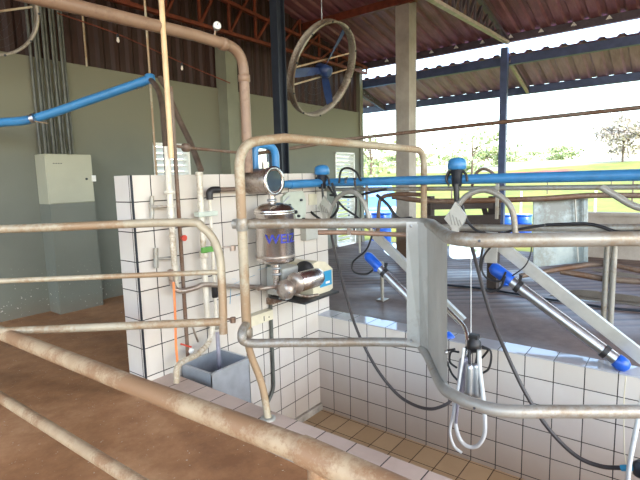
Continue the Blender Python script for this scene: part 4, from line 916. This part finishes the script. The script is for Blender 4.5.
# ------------------------------------------------------------------ fans
def fan(c, axis, rad, depth, label, spin):
    ax = V(axis).normalized(); upv = V((0, 0, 1)); a = ax.cross(upv).normalized(); b = a.cross(ax)
    t_ = thing('ventilation_fan', c-V((0, 0, rad)), label, 'fan', 'round ventilation fans')
    mk('ring', MB().lathe(c-ax*depth/2, ax, [(0, rad*.985), (0, rad*1.03), (.012, rad*1.03), (.015, rad), (depth-.015, rad), (depth-.012, rad*1.03), (depth, rad*1.03), (depth, rad*.985), (depth/2, rad*.97), (0, rad*.985)], 48, False), 'fanring', t_)
    ring = t_.children[-1] if t_.children else None
    for k in range(3):
        th = spin+k*2*math.pi/3; d = a*math.cos(th)+b*math.sin(th); e = ax.cross(d)
        st_ = []
        for s, w_, tw in ((.10, .04, .7), (.35, .055, .5), (.65, .06, .35), (.92, .055, .22)):
            p = c+d*rad*s; ww = (e*math.cos(tw)+ax*math.sin(tw))*w_*.8; st_.append((p-ww, p+ww))
        mb = MB(); vs = [q for pr_ in st_ for q in pr_]; vs += [q+ax*.006 for q in vs]; n = len(vs)//2
        fs = [(2*i, 2*i+1, 2*i+3, 2*i+2) for i in range(3)]+[(n+2*i, n+2*i+2, n+2*i+3, n+2*i+1) for i in range(3)]
        fs += [(2*i, 2*i+2, n+2*i+2, n+2*i) for i in range(3)]+[(2*i+1, n+2*i+1, n+2*i+3, 2*i+3) for i in range(3)]+[(0, n, n+1, 1), (6, 7, n+7, n+6)]
        mk('blade', mb.add(vs, fs), 'fanblue', t_)
    mk('hub', MB().lathe(c-ax*.08, ax, [(0, .04), (.01, .07), (.17, .07), (.18, .04)], 18), 'fanblue', t_)
    for s in (-.14, .14):
        h = math.sqrt(1-(s*1.0)**2)*rad*.98; d = (a*.94-b*.34).normalized(); e = ax.cross(d)
        mk('support_bar', MB().bar(c+e*s*rad*1.3-d*h*.97-ax*depth*.4, c+e*s*rad*1.3+d*h*.97-ax*depth*.4, .018, .018), 'galvtan', t_)
    for k in range(10):
        th = k*math.pi/5; d = a*math.cos(th)+b*math.sin(th); mk('bolt', MB().lathe(c+d*rad*1.015+ax*depth/2, ax, [(0, .012), (.008, .010)], 8), 'dark', t_)
    gu = MB()
    for k in range(1, 7):
        rr = rad*k/7;  gu.tube([c-ax*depth*.48+(a*math.cos(j*math.pi/20)+b*math.sin(j*math.pi/20))*rr for j in range(41)], .0009, 3, False)
    for k in range(18):
        th = k*math.pi/9; d = a*math.cos(th)+b*math.sin(th); gu.tube([c-ax*depth*.48+d*.05, c-ax*depth*.48+d*rad], .0008, 3, False)
    mk('guard', gu, 'dark', t_)
    return t_
fc = at(323, 70, d=5.6)
f1 = fan(fc, (.02, -.90, -.43), .54, .10, 'round ventilation fan with blue blades right of the dark column', 3.95)
tag(mk('fan_hanger', MB().tube([fc+V((0, 0, .56)), V((fc.x, fc.y, zroof(fc.x)-.02))], .008, 6), 'steelb'), 'thin hanger rod of the fan right of the dark column', 'rod')
f2c = at(-18, 3, d=4.3)
f2 = fan(f2c, (-.10, -.99, -.12), .445, .10, 'ventilation fan cut by the upper left corner of the view', .4)
tag(mk('fan_hanger', MB().tube([f2c+V((0, 0, .46)), V((f2c.x, f2c.y, zroof(f2c.x)-.02))], .008, 6), 'steelb'), 'thin hanger rod of the fan at the upper left corner', 'rod')
# ------------------------------------------------------------------ light
wd = bpy.data.worlds.new('sky'); scn.world = wd; wd.use_nodes = True; nt = wd.node_tree; nt.nodes.clear()
sky = nt.nodes.new('ShaderNodeTexSky'); sky.sky_type = 'NISHITA'; sky.sun_disc = False; sky.sun_elevation = math.radians(48); sky.sun_rotation = math.radians(200)
sky.air_density = 1.2; sky.dust_density = 2.0; sky.ozone_density = 1.0
bg = nt.nodes.new('ShaderNodeBackground'); bg.inputs[1].default_value = .55; ow = nt.nodes.new('ShaderNodeOutputWorld')
nt.links.new(sky.outputs[0], bg.inputs[0]); nt.links.new(bg.outputs[0], ow.inputs[0])
sl = bpy.data.lights.new('sun', 'SUN'); sl.energy = 2.2; sl.angle = math.radians(.6); sl.color = (1, .95, .88)
so = bpy.data.objects.new('sun', sl); COL.objects.link(so)
so.rotation_euler = V((-.10, -.55, .83)).to_track_quat('Z', 'Y').to_euler()
vs_ = scn.view_settings; vs_.view_transform = 'Standard'; vs_.look = 'None'; vs_.gamma = 1; vs_.use_curve_mapping = False; vs_.exposure = 1.08
scn.cycles.max_bounces = 8; scn.cycles.diffuse_bounces = 5
